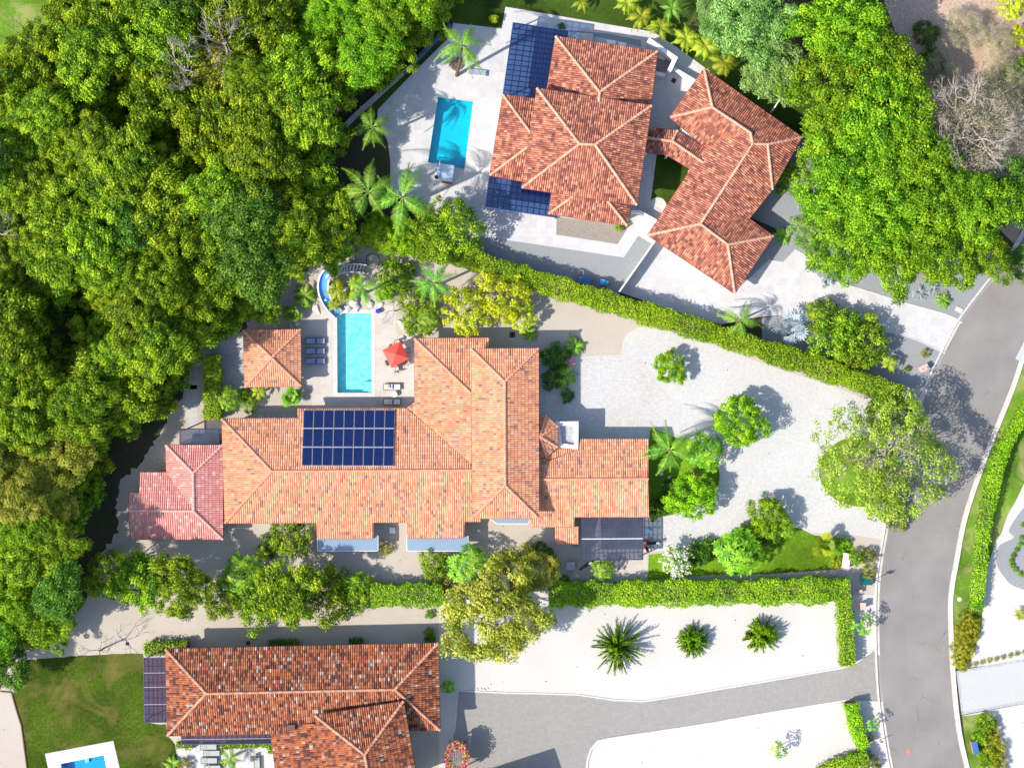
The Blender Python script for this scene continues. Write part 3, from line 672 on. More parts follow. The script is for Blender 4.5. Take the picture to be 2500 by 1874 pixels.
kerb('kerb', drive_bot[1:5], .12, .06, 'stone_cap', 0); kerb('kerb', drive_bot[4:], .22, .10, 'stone_cap', 0)
sheet('road', rW + rE[::-1], .006, MAT['asphalt'])
for L, s in ((roadW, -1), (roadE, 1)):
    S = smooth(L, 5); kerb('gutter_strip', [(x + s * 3, y) for x, y in S], .34, .012, 'kerb', 0); kerb('kerb', [(x + s * 9, y) for x, y in S], .2, .12, 'stone_cap', 0)
# plot of the villa
sheet('cobbled_yard', smooth([(1518, 866), (1523, 835), (1547, 806), (1579, 794)], 5) + [(1674, 818), (1880, 893), (2033, 942), (2100, 968), (2240, 985), (2257, 965)] + [p for p in rW if 960 < p[1] < 1300]
      + [(2165, 1312), (2149, 1316), (2086, 1305), (1976, 1299), (1941, 1284), (1874, 1275), (1767, 1302), (1700, 1330), (1645, 1342), (1570, 1350), (1570, 1262), (1584, 1260), (1584, 1071), (1413, 1071), (1402, 869)], .010, MAT['cobbles'])
sheet('paver_yard', [(1402, 869), (1555, 869), (1582, 901), (1616, 950), (1668, 998), (1645, 1041), (1584, 1071), (1413, 1071), (1350, 1060), (1320, 1010), (1320, 900), (1380, 880)], .015, MAT['pavers'])
kerb('edging', P('21', [(970, 1370), (975, 1290), (1010, 1210), (1080, 1155), (1185, 1130)]), .3, .02, 'kerb')
deck = P('11', [(480, 1010), (690, 975), (1010, 985), (1022, 935), (1195, 960), (1200, 1180), (1250, 1238), (1352, 1235)]) + P('12', [(1357, 135), (1285, 192), (492, 192), (480, 60), (440, 0)]) + P('11', [(398, 1600), (398, 1180), (440, 1120)])
sheet('pool_deck', deck, .012, MAT['deck_cream'], [pool1])
kerb('pool_coping', pool1, .42, .03, 'stone_cap', 0, True).location.z = 0
sheet('stone_path', P('01', [(1575, 1658), (1570, 1440), (1640, 1310), (1720, 1250), (2060, 1230), (2060, 1350), (1760, 1365), (1690, 1400), (1665, 1480), (1665, 1658)]), .012, MAT['pavers'])
sheet('stone_path', P('02', [(1575, 0), (1662, 0), (1668, 355), (1600, 350), (1560, 240)]), .012, MAT['pavers'])
sheet('concrete_pad', P('01', [(1875, 1365), (2052, 1350), (2060, 1658), (1860, 1658)]), .012, MAT['grey_concrete'])
bedp = smooth(P('22', [(1190, 400), (1290, 385), (1400, 425), (1570, 480), (1720, 590), (1790, 730), (1770, 870), (1690, 960), (1440, 1080), (1290, 1112), (1190, 1112)]), 4, True)
sheet('bed_lawn', bedp, .016, MAT['lawn_bright']); kerb('bed_kerb', bedp, .16, .09, 'kerb', 0, True)
circ = [(2104 + 106 * math.cos(a) , 1150 + 88 * math.sin(a)) for a in [i * math.pi / 24 for i in range(48)]]
sheet('round_lawn', circ, .016, MAT['verge']); kerb('bed_kerb', circ, .14, .07, 'kerb', 0, True)
sheet('side_lawn', P('22', [(1188, 1428), (1300, 1415), (1440, 1400), (1560, 1368), (1830, 1265), (2211, 1150)]) + P('32', [(100, 1160), (330, 1210), (430, 1262), (740, 1300), (790, 1380), (700, 1545)]) + P('22', [(2211, 1590), (1700, 1600), (1180, 1645)]), .016, MAT['lawn_bright'])
sheet('terrace', P('22', [(622, 1465), (1180, 1400), (1184, 1655), (500, 1655)]), .013, MAT['deck_cream'])
# plot of the north house
terr = P('10', [(1700, 130), (1770, 203), (2090, 242), (2120, 60)]) + P('20', [(0, 62), (400, 130), (860, 210), (1225, 270), (1420, 395), (1700, 600), (1700, 900), (1300, 1300)]) + [(1600, 560), (1560, 640)] \
    + P('21', [(0, 300)]) + P('11', [(2060, 370), (1980, 400), (1480, 150), (1150, 0)]) + P('10', [(1150, 1370), (1130, 1200), (1040, 1000), (1045, 925), (1300, 660), (1650, 300)])
sheet('stone_terrace', terr, .008, MAT['pale_stone'], [pool2])
sheet('grey_yard', P('11', [(1500, 250), (1980, 385), (2211, 400)]) + P('21', [(0, 400), (975, 545), (1100, 365), (1240, 405), (940, 850)]) + hedge_n[4:9][::-1] + [(1060, 600)], .012, MAT['grey_gravel'])
sheet('stone_path', P('21', [(-120, 320), (405, 355), (925, 437), (1030, 270), (1095, 160), (1250, 240), (1180, 355), (1240, 402), (1210, 430), (1100, 363), (978, 547), (0, 402), (-120, 380)]), .018, MAT['pale_stone'])
sheet('dry_bed', P('21', [(410, 205), (1000, 270), (1030, 270), (925, 435), (408, 355)]), .022, MAT['brown_gravel'])
sheet('long_driveway', P('21', [(1240, 402), (1900, 850), (2211, 560)]) + P('31', [(40, 560), (180, 585), (280, 478), (430, 560), (445, 660), (490, 720), (820, 810), (1240, 940), (1560, 1030), (1680, 1090)])
      + P('31', [(1540, 1350), (1380, 1275), (1200, 1205), (1010, 1168), (700, 1090), (420, 1060), (170, 1033)]) + P('21', [(2100, 1050), (1800, 1110), (1500, 1030), (940, 840)]), .010, MAT['pale_stone'])
sheet('grey_bed', P('31', [(280, 478), (430, 560), (445, 660), (490, 720), (820, 810), (1240, 940), (1560, 1030), (1680, 1090), (2080, 560), (1900, 300), (1000, 100), (130, 60)]), .014, MAT['grey_gravel'])
sheet('grey_bed', P('31', [(0, 1060), (170, 1033), (420, 1060), (700, 1090), (1010, 1168), (1200, 1205), (1380, 1275), (1540, 1350), (1400, 1650), (1240, 1640), (600, 1500), (0, 1300)]), .014, MAT['grey_gravel'])
kerb('kerb', P('31', [(490, 720), (820, 810), (1240, 940), (1560, 1030), (1690, 1100)]), .12, .06, 'stone_cap'); kerb('kerb', P('31', [(1010, 1168), (1200, 1205), (1380, 1275), (1545, 1355)]), .12, .06, 'stone_cap')
lawnN = [(1090, -80), (1090, 40), (1110, 57), (1225, 70), (1234, 17), (1240, 18), (1365, 37), (1488, 60), (1595, 77), (1651, 112), (1735, 176), (1960, 330), (2000, 260), (1900, 120), (1900, -80)]
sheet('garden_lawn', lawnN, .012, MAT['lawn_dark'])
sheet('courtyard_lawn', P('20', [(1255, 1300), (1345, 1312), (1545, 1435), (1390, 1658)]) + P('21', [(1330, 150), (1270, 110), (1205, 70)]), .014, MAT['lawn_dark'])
sheet('dry_scrubland', [(2130, -80), (2600, -80), (2600, 520), (2520, 640), (2440, 560), (2330, 420), (2230, 260), (2200, 120)], .004, MAT['dry_ground'])
sheet('meadow', [(-80, -80), (150, -80), (140, 40), (100, 95), (70, 118), (-80, 130)], .004, MAT['verge'])
sheet('grey_bed', [(1780, 720), (1900, 560), (1830, 530), (1890, 455), (1960, 330), (2010, 470), (1990, 600), (1915, 645)], .007, MAT['grey_gravel'])
sheet('cream_strip', [(2090, 925), (2255, 940), (2262, 948), (2240, 1000), (2100, 975)], .006, MAT['cream_gravel'])
sheet('stone_terrace', [(1050, 530), (1250, 545), (1570, 650), (1240, 625), (1060, 595)], .006, MAT['pale_stone'])
# south house garden
sheet('rear_lawn', rough(P('03', [(145, 760), (300, 740), (800, 702), (1205, 690), (1212, 735), (1222, 1275), (1400, 1290), (1410, 1385), (1480, 1455), (1500, 1658), (1510, 1950), (260, 1950), (230, 1658), (178, 1300), (110, 1080), (130, 850), (145, 760)]), 1.2, 12), .010, MAT['lawn_worn'], [pool3])
sheet('pool_surround', P('03', [(378, 1537), (955, 1428), (1055, 1850), (470, 1950)]), .016, MAT['pale_stone'], [pool3])
kerb('pool_coping', P('03', [(485, 1600), (895, 1518), (960, 1830)]), .62, .03, 'white_paint', 0)
sheet('patio', P('03', [(1500, 1475), (2211, 1455)]) + P('13', [(160, 1440), (200, 1900)]) + P('03', [(1520, 1900)]), .012, MAT['pale_stone'])
# east of the road
vr = [(2341, 1632)] + P('33', [(1760, 760), (1850, 500), (1860, 350), (1890, 0)]) + P('32', [(1930, 1450), (1980, 1300), (2020, 1250), (2070, 1100), (2150, 960), (2211, 830), (2330, 640)])
sheet('verge', [p for p in rE if 860 < p[1] < 1640][::-1] + [(2500, 850), (2600, 900)] + vr[::-1], .005, MAT['verge'])
sheet('white_lot', vr + [(2600, 800), (2600, 1600)], .009, MAT['white_gravel'])
sheet('white_lot', P('33', [(1690, 1215), (2300, 1100), (2500, 1950), (2000, 1950)]), .005, MAT['white_gravel'])
sheet('grey_bed', smooth(P('32', [(2300, 980), (2211, 1030), (2110, 1170), (2085, 1235), (2125, 1285), (2010, 1345), (1975, 1430), (1985, 1520), (2040, 1610), (2120, 1690), (2300, 1750)]), 4), .013, MAT['grey_gravel'])
sheet('concrete_apron', P('33', [(1640, 850), (2400, 710), (2400, 1065), (1685, 1200)]), .013, MAT['apron'])
kerb('edging', P('33', [(1645, 850), (2400, 715)]), .28, .03, 'grey_concrete', 0); kerb('edging', P('33', [(1685, 1198), (2400, 1068)]), .28, .03, 'grey_concrete', 0); kerb('edging', P('33', [(1650, 860), (1690, 1190)]), .2, .03, 'grey_concrete', 0)
sheet('verge', P('33', [(1690, 1220), (1890, 1195), (2000, 1400), (2060, 1950), (1790, 1950), (1740, 1658)]), .009, MAT['verge'])
sheet('concrete_apron', P('31', [(2138, 1400), (2211, 1255), (2400, 950), (2600, 1300), (2400, 1560), (2180, 1425)]), .013, MAT['apron'])

def pool(name, pts, depth, tile, label, copes=()):
    c = sum((at(*p) for p in pts), Vector()) / len(pts)
    t = empty(name, c, label, 'swimming pool')
    w = [at(x, y, 0) for x, y in pts]; lo = [p - Vector((0, 0, depth)) for p in w]; n = len(w)
    b = MB(); b.add(w + lo, [(i, (i + 1) % n, (i + 1) % n + n, i + n) for i in range(n)]); b.poly(lo)
    b.build('basin', MAT[tile], t)
    MB().poly([p - Vector((0, 0, .10)) for p in w]).build('water_surface', MAT['pool_water'], t)
    return t
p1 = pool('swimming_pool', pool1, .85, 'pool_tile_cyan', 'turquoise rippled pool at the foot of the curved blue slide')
for x, y, w_, h_, z_ in ((960, 1640, 100, 60, -.35), (975, 1620, 70, 30, -.2)):
    MB()
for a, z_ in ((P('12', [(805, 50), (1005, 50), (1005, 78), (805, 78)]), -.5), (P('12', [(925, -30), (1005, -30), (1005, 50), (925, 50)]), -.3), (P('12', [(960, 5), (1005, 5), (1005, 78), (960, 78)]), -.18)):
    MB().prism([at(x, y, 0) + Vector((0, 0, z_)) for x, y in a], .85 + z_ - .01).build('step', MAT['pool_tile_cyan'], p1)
p2 = pool('swimming_pool', pool2, .9, 'pool_tile_blue', 'smooth deep blue rectangular pool on the pale stone terrace')
p3 = pool('swimming_pool', pool3, 1.1, 'pool_tile_deep', 'dark blue pool in the worn lawn of the weathered house')
q = at(*P1('03', 717, 1607), 0); MB().box((q.x, q.y, -.95), (.4, .4, .28)).build('skimmer', MAT['pool_tile_cyan'], p3)

# ------------------------------------------------------------------ garden walls
def wall_line(pts, w, h, label, mat='white_wall', z0=0.0, cap=None, cat='wall', name='garden_wall'):
    L = [at(x, y, h) for x, y in pts]; c = Vector((L[0].x, L[0].y, 0))
    mb = ribbon(MB(), L, w, z0, h); o = solo(mb, name, MAT[mat], c, label, cat); return o
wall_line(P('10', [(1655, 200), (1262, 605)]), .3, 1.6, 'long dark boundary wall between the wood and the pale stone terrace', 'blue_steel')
wall_line(P('10', [(1255, 612), (860, 965), (640, 1190)]), .5, .5, 'low shaded stone wall running down under the palms beside the wood', 'grey_concrete')
wall_line([(1582.6, 96.3), (1648.7, 142), (1634.6, 172)], .45, 2.3, 'thick white angled wall round the small brown patio')
wall_line([(1638, 163), (1697, 198)], .35, 1.1, 'low white wall with two small vents between the north roofs')
wall_line([(1601, 178), (1624, 184)], .35, .9, 'short white wall stub below the brown patio')
wall_line(P('21', [(1244, 404), (940, 835)]), .15, 2.0, 'thin white wall dividing the grey gravel from the driveway')
wall_line(P('21', [(1040, 160), (1110, 160), (1255, 240)]), .3, 1.2, 'white wall corner between the two north roofs')
wall_line(P('20', [(1455, 1085), (1690, 1235)]), .5, 2.2, 'white wall band under the covered walkway')
wall_line(P('30', [(160, 825), (90, 935)]), .12, 1.6, 'thin pale rail beside the east wing in deep shade')
wall_line(P('03', [(0, 1012), (95, 1022), (130, 1150), (178, 1300), (225, 1658)]), .12, .12, 'low dark edging between the worn lawn and the gravel', 'gutter_dark', name='lawn_edging', cat='edging')
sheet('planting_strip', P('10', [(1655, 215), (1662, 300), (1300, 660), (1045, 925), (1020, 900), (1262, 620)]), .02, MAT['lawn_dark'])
sheet('brown_patio', [(1600, 120), (1645, 147), (1628, 175), (1600, 176)], .03, plain('brown_paving', (.30, .22, .20), .9))
# ================================================================== PLANTS
def mesh_np(name, V, F, mat, rnd_vals=None, extra=None):
    me = bpy.data.meshes.new(name); V = np.asarray(V, dtype=np.float32); F = np.asarray(F, dtype=np.int32); k = F.shape[1]
    me.vertices.add(len(V)); me.vertices.foreach_set('co', V.ravel())
    me.loops.add(F.size); me.loops.foreach_set('vertex_index', F.ravel())
    me.polygons.add(len(F)); me.polygons.foreach_set('loop_start', np.arange(0, F.size, k, dtype=np.int32)); me.polygons.foreach_set('loop_total', np.full(len(F), k, dtype=np.int32))
    me.materials.append(MAT[mat]); me.update(calc_edges=True)
    if rnd_vals is not None:
        a = me.attributes.new('rnd', 'FLOAT', 'FACE'); a.data.foreach_set('value', np.asarray(rnd_vals, dtype=np.float32))
    return me
def leaves_np(rg, P_, D, size, aspect=.55, fold=.0):
    """a leaf-sized diamond at every point, lying roughly across direction D"""
    n = len(P_); D = D / np.linalg.norm(D, axis=1, keepdims=True)
    r = rg.normal(size=(n, 3)); t = np.cross(D, r); t /= np.linalg.norm(t, axis=1, keepdims=True) + 1e-9; b = np.cross(D, t)
    s = size * rg.uniform(.6, 1.35, (n, 1)); a, c = t * s * .5, b * s * .5 * aspect
    V = np.stack([P_ - a, P_ - c * 1.0 + a * .1, P_ + a, P_ + c + a * .1], 1).reshape(-1, 3)
    F = np.arange(4 * n).reshape(-1, 4); return V, F
def crown(name, seed, R, flat, nclump, nleaf, leaf, mat, cl=(.75, 1.25), hollow=.55, aspect=.55, up=.5, low=-.25, holes=0.0, rag=.22):
    """leaf clumps spread through a dome: uneven outline, gaps between the clumps"""
    rg = np.random.default_rng(seed); Ps, Ds, Cs = [], [], []
    lob = rg.uniform(0, 6.28, 4); la = rg.uniform(.4, 1, 4)
    for i in range(nclump):
        a = i * 2.39996 + rg.uniform(-.5, .5); z = min(1, max(low, low + (1 - low) * (i + .5) / nclump + rg.uniform(-.06, .06))); rr = math.sqrt(max(0, 1 - z * z))
        out = 1 + rag * sum(la[k] * math.sin((k + 2) * a + lob[k]) for k in range(4)) / 2
        f = rg.uniform(hollow, 1) if rg.random() < .35 else rg.uniform(.86, 1.04)
        c = np.array([math.cos(a) * rr * R * out * f, math.sin(a) * rr * R * out * f, (z * R * flat) * f + rg.uniform(-.05, .05) * R])
        if holes and math.sin(3 * a + lob[0]) * math.cos(5 * z + lob[1]) > 1 - holes: continue
        cr = rg.uniform(*cl); n = int(nleaf * (cr / np.mean(cl)) ** 2 * rg.uniform(.7, 1.25))
        d = rg.normal(size=(n, 3)); d /= np.linalg.norm(d, axis=1, keepdims=True); d[:, 2] = np.abs(d[:, 2]) * .9 - .15
        rad = cr * rg.uniform(.25, 1, (n, 1)) ** .45 * (1 + .25 * np.sin(4 * d[:, :1] * 3 + i))
        Ps.append(c + d * rad * np.array([1, 1, .75])); Ds.append(d * .9 + np.array([0, 0, up]) + rg.normal(size=(n, 3)) * .45)
        Cs.append(np.full(n, rg.uniform(-.28, .28)) + rg.uniform(.05, .95, n) * .95)
    P_, D, C_ = np.concatenate(Ps), np.concatenate(Ds), np.concatenate(Cs)
    V, F = leaves_np(rg, P_, D, leaf, aspect)
    return mesh_np(name, V, F, mat, np.clip(C_, 0, 1))
def limbs(name, seed, height, R, r0, mat='bark', n=6, z0=.45, spread=.75, top=1.0):
    rg = random.Random(seed); mb = MB(); hb = height * z0
    mb.tube([(0, 0, 0), (.1, .05, hb * .5), (0, 0, hb), (.05, 0, height * .8)], [r0 * 1.25, r0, r0 * .8, r0 * .4], 8)
    for i in range(n):
        a = 2 * math.pi * i / n + rg.uniform(-.4, .4); q = rg.uniform(.6, 1) * spread
        p0 = Vector((0, 0, hb * rg.uniform(.85, 1.3))); p1 = p0 + Vector((math.cos(a) * R * q * .5, math.sin(a) * R * q * .5, height * .15))
        p2 = p0 + Vector((math.cos(a + .2) * R * q, math.sin(a + .2) * R * q, height * .32 * top))
        mb.tube([p0, p1, p2], [r0 * .5, r0 * .32, r0 * .1], 6)
        for s in (-1, 1):
            p3 = p1 + Vector((math.cos(a + s * .8) * R * q * .45, math.sin(a + s * .8) * R * q * .45, height * .2 * top)); mb.tube([p1, p3], [r0 * .25, r0 * .08], 5)
    me = bpy.data.meshes.new(name); me.from_pydata(mb.v, [], mb.f); me.materials.append(MAT[mat]); me.update(); return me
def twigs(name, seed, R, height, mat='bark_pale', depth=5, r0=.24, n0=8, up=.45, curl=.35):
    """bare branching crown"""
    rg = random.Random(seed); mb = MB()
    def grow(p, d, L, r, k):
        pts = [p]; q = p.copy(); dd = d.copy()
        for _ in range(3):
            dd = (dd + Vector((rg.uniform(-1, 1), rg.uniform(-1, 1), rg.uniform(-.5, .6))) * curl).normalized(); q = q + dd * L / 3; pts.append(q.copy())
        mb.tube(pts, [r, r * .85, r * .7, r * .55], 5 if k > 2 else 4, False)
        if k > 0:
            for _ in range(3 if k > 1 else 4):
                t = (dd + Vector((rg.uniform(-1, 1), rg.uniform(-1, 1), rg.uniform(-.4, .6))) * .85).normalized()
                grow(pts[rg.choice((2, 3, 3))], t, L * rg.uniform(.6, .8), r * .55, k - 1)
    mb.tube([(0, 0, 0), (0, 0, height * .6)], [r0 * 1.3, r0], 7)
    for i in range(n0):
        a = 2 * math.pi * i / n0 + rg.uniform(-.3, .3)
        grow(Vector((0, 0, height * rg.uniform(.4, .6))), Vector((math.cos(a), math.sin(a), up)).normalized(), R * .42, r0 * .6, depth - 2)
    me = bpy.data.meshes.new(name); me.from_pydata(mb.v, [], mb.f); me.materials.append(MAT[mat]); me.update(); return me
def palm_crown(name, seed, L, nf, mat, droop=.55, leaflet=.55, nl=34, arch=.45, wide=.05, fromz=.25):
    """feather palm: arching fronds, each with two rows of leaflets"""
    rg = np.random.default_rng(seed); Vs, Fs, Cs = [], [], []; nv = 0
    for i in range(nf):
        a = 2 * math.pi * i / nf * 1.0 + rg.uniform(-.38, .38); up = rg.uniform(fromz, 1.0) ** 1.0 * arch * 1.6; Li = L * rg.uniform(.68, 1.12); base = rg.uniform(.25, .85)
        h = np.array([math.cos(a), math.sin(a), 0]); s = np.array([-math.sin(a), math.cos(a), 0]); bend = rg.uniform(-.4, .4)
        def pt(t): return h * Li * (t * (1 - .12 * t)) + s * bend * Li * t * t + np.array([0, 0, Li * (up * t - (droop + up * .6) * t * t)])
        for k in range(nl):
            t = .1 + .9 * (k + .5) / nl; p = pt(t); d = pt(t + .02) - p; d /= np.linalg.norm(d)
            w = leaflet * math.sin(min(1, t * 1.15 + .08) * math.pi * .86 + .15) * rg.uniform(.8, 1.15)
            for sg in (-1, 1):
                side = np.cross(d, [0, 0, 1]); side /= np.linalg.norm(side) + 1e-9; tip = p + (side * sg * .82 + d * .55 + np.array([0, 0, -.28 + rg.uniform(-.12, .12)])) * w
                ww = d * wide * (1 + .2 * rg.random())
                Vs += [p - ww, p + ww, tip + ww * .3, tip - ww * .3]; Fs.append((nv, nv + 1, nv + 2, nv + 3)); nv += 4; Cs.append(np.clip(base + rg.uniform(-.38, .38), 0, 1))
        for k in range(8):
            p, q = pt(k / 8), pt((k + 1) / 8); w = s * .035
            Vs += [p - w, p + w, q + w * .8, q - w * .8]; Fs.append((nv, nv + 1, nv + 2, nv + 3)); nv += 4; Cs.append(.9)
    return mesh_np(name, Vs, Fs, mat, Cs)
def fan_crown(name, seed, L, nf, mat, blade=1.0, seg=22, droop=.5, arc=4.4):
    rg = np.random.default_rng(seed); Vs, Fs, Cs = [], [], []; nv = 0
    for i in range(nf):
        a = 2.4 * i + rg.uniform(-.2, .2); el = 1.15 - 1.25 * i / nf; el += rg.uniform(-.15, .15); h = np.array([math.cos(a) * math.cos(el), math.sin(a) * math.cos(el), math.sin(el)])
        c = h * L * (.12 + .5 * (i / nf) ** .7 + rg.uniform(-.05, .08)); s = np.array([-math.sin(a), math.cos(a), 0]); n = np.cross(h, s); base = rg.uniform(.2, .9)
        w = s * .03; Vs += [-w, w, c + w, c - w]; Fs.append((nv, nv + 1, nv + 2, nv + 3)); nv += 4; Cs.append(.5)
        for k in range(seg):
            b = (k / (seg - 1) - .5) * arc; d = h * math.cos(b) + s * math.sin(b); r = blade * (1 - .18 * abs(b) / 2.2) * rg.uniform(.88, 1.06)
            e = s * math.cos(b) - h * math.sin(b); t = c + d * r + np.array([0, 0, -droop * r * rg.uniform(.2, .7)]); m = c + d * r * .6
            Vs += [c, m - e * .075 * blade, t, m + e * .075 * blade]; Fs.append((nv, nv + 1, nv + 2, nv + 3)); nv += 4; Cs.append(np.clip(base + rg.uniform(-.2, .2), 0, 1))
    return mesh_np(name, Vs, Fs, mat, Cs)
def rosettes(name, seed, R, flat, n, leaf, mat, k=9, low=.1, inner=.3):
    """clusters of long leaves at the branch tips (plumeria, papaya-like)"""
    rg = np.random.default_rng(seed); Vs, Fs, Cs, T = [], [], [], []; nv = 0
    for i in range(n):
        a = i * 2.39996 + rg.uniform(-.4, .4); z = min(1, low + (1 - low) * (i + .5) / n + rg.uniform(-.05, .05)); q = math.sqrt(max(0, 1 - z * z)); f = rg.uniform(inner + .35, 1.05)
        c = np.array([math.cos(a) * q * R * f, math.sin(a) * q * R * f, z * R * flat * f]); T.append(c); base = rg.uniform(.2, .85)
        nrm = c / (np.linalg.norm(c) + 1e-6) + np.array([0, 0, 1.2]); nrm /= np.linalg.norm(nrm); t = np.cross(nrm, rg.normal(size=3)); t /= np.linalg.norm(t); b = np.cross(nrm, t)
        for j in range(k):
            w = 2 * math.pi * j / k + rg.uniform(-.25, .25); d = (t * math.cos(w) + b * math.sin(w)) + nrm * rg.uniform(-.05, .5); d /= np.linalg.norm(d); e = np.cross(nrm, d); l = leaf * rg.uniform(.7, 1.15)
            Vs += [c, c + d * l * .55 - e * l * .17, c + d * l - nrm * l * .15, c + d * l * .55 + e * l * .17]; Fs.append((nv, nv + 1, nv + 2, nv + 3)); nv += 4; Cs.append(np.clip(base + rg.uniform(-.25, .25), 0, 1))
    return mesh_np(name, Vs, Fs, mat, Cs), T
def dots(name, seed, pts, size, mat, per=3, spread=.2):
    rg = np.random.default_rng(seed); P_ = np.repeat(np.array(pts), per, 0); P_ = P_ + rg.normal(size=P_.shape) * spread
    V, F = leaves_np(rg, P_, np.tile([0, 0, 1.], (len(P_), 1)) + rg.normal(size=P_.shape) * .4, size, .9); return mesh_np(name, V, F, mat, rg.random(len(P_)))

CR = {}
def C3(key, n, fn): CR[key] = [fn(i) for i in range(n)]
C3('forest', 6, lambda i: crown('crown', 10 + i, 5, (.42, .5, .38, .55)[i % 4], 120, 230, .31, 'leaf_forest', (.55, 1.25), .45, low=-.1, rag=.42, up=.35, holes=.06))
C3('bright', 4, lambda i: crown('crown', 30 + i, 5, .42, 130, 230, .29, 'leaf_bright', (.6, 1.2), .5, low=-.1, rag=.35, up=.35))
C3('pale', 2, lambda i: crown('crown', 50 + i, 5, .5, 120, 190, .28, 'leaf_pale', (.7, 1.2), .5, low=-.1))
C3('olive', 2, lambda i: crown('crown', 60 + i, 5, .5, 135, 210, .26, 'leaf_olive', (.6, 1.1), .5, low=-.1, rag=.3))
C3('gold', 2, lambda i: crown('crown', 70 + i, 2.8, .6, 75, 75, .26, 'leaf_gold', (.35, .65), .45, rag=.3, holes=.1))
C3('deep', 2, lambda i: crown('crown', 80 + i, 5, .6, 100, 140, .36, 'leaf_deep', (.8, 1.3), .5, low=-.1))
C3('sparse', 1, lambda i: crown('crown', 90 + i, 7, .45, 320, 54, .25, 'leaf_airy', (.4, .95), .3, low=-.1, rag=.2, holes=.16))
C3('bush', 3, lambda i: crown('crown', 100 + i, 1.6, .6, 48, 60, .22, 'leaf_bright', (.3, .5), .4, low=-.3))
C3('bush_deep', 2, lambda i: crown('crown', 110 + i, 1.6, .6, 44, 55, .22, 'leaf_deep', (.3, .5), .4, low=-.3))
C3('bush_forest', 2, lambda i: crown('crown', 115 + i, 2.6, .6, 85, 90, .21, 'leaf_forest', (.35, .7), .4, low=-.3, holes=.1, rag=.35))
C3('round', 2, lambda i: crown('crown', 120 + i, 2.8, .62, 120, 90, .22, 'leaf_hedge', (.35, .6), .5, low=-.3, rag=.18))
C3('croton', 2, lambda i: crown('crown', 130 + i, 1.4, .6, 40, 45, .24, 'leaf_croton', (.25, .45), .4, aspect=.3, up=.1, low=-.3))
C3('orange', 1, lambda i: crown('crown', 140 + i, 1.8, .6, 50, 50, .2, 'leaf_orange', (.3, .5), .4, low=-.3))
C3('dry', 2, lambda i: crown('crown', 150 + i, 5, .5, 150, 120, .24, 'leaf_dry', (.7, 1.2), .3, aspect=.25, low=-.1, rag=.3))
C3('palm', 3, lambda i: palm_crown('crown', 200 + i, 3.4, 11, 'leaf_palm', .75, .62, 36, .5, .028))
C3('areca', 3, lambda i: palm_crown('crown', 210 + i, 2.0, 10, 'leaf_areca', .55, .42, 22, .6, .045))
C3('cycad', 2, lambda i: palm_crown('crown', 220 + i, 1.2, 22, 'leaf_palm', .5, .22, 22, .7, .025, 0))
C3('silver', 1, lambda i: fan_crown('crown', 230 + i, 2.3, 15, 'leaf_silver', 1.2, 8, .25, 2.4))
C3('fan', 2, lambda i: fan_crown('crown', 240 + i, 1.5, 12, 'leaf_palm', .8))
C3('goldfan', 1, lambda i: fan_crown('crown', 250 + i, 1.7, 7, 'leaf_areca', 1.0, 26, .35))
C3('agave', 1, lambda i: palm_crown('crown', 260 + i, .9, 26, 'leaf_silver', .25, .05, 8, .9, .11, 0))
CR['plum'] = [rosettes('crown', 300 + i, 2.4, .6, 95, .52, 'leaf_plumeria')[0] for i in range(2)]
_pf, _pt = rosettes('crown', 310, 2.0, .6, 60, .4, 'leaf_plumeria'); CR['plumflower'] = [_pf]; FLOWERS = dots('blossom', 5, [t + [0, 0, .12] for t in _pt[:60]], .26, 'flower_white', 7, .2)
CR['sapling'] = [rosettes('crown', 320 + i, .8, .9, 8, .42, 'leaf_plumeria', 8, 0)[0] for i in range(2)]
TK = {'tree': [limbs('trunk', 400 + i, 7, 4.2, .26) for i in range(3)], 'small': [limbs('trunk', 410, 2.6, 1.7, .09, n=5)], 'bigsparse': [limbs('trunk', 420, 7, 6.0, .3, 'bark_pale', 9, .35, .95, .9)],
      'bare': [twigs('branches', 430 + i, 4.6, 6.5) for i in range(2)], 'barefine': [twigs('branches', 440, 5.0, 6, depth=6, n0=11, r0=.22, curl=.22)], 'bareslim': [twigs('branches', 450, 3.0, 4, depth=5, n0=4, r0=.08, mat='bark')]}
def rise(name, h, r, lean=(0, 0)):
    mb = MB().tube([(-lean[0], -lean[1], 0), (-lean[0] * .4, -lean[1] * .4, h * .5), (0, 0, h)], [r * 1.3, r, r * .8], 8); me = bpy.data.meshes.new(name); me.from_pydata(mb.v, [], mb.f); me.materials.append(MAT['bark']); me.update(); return me
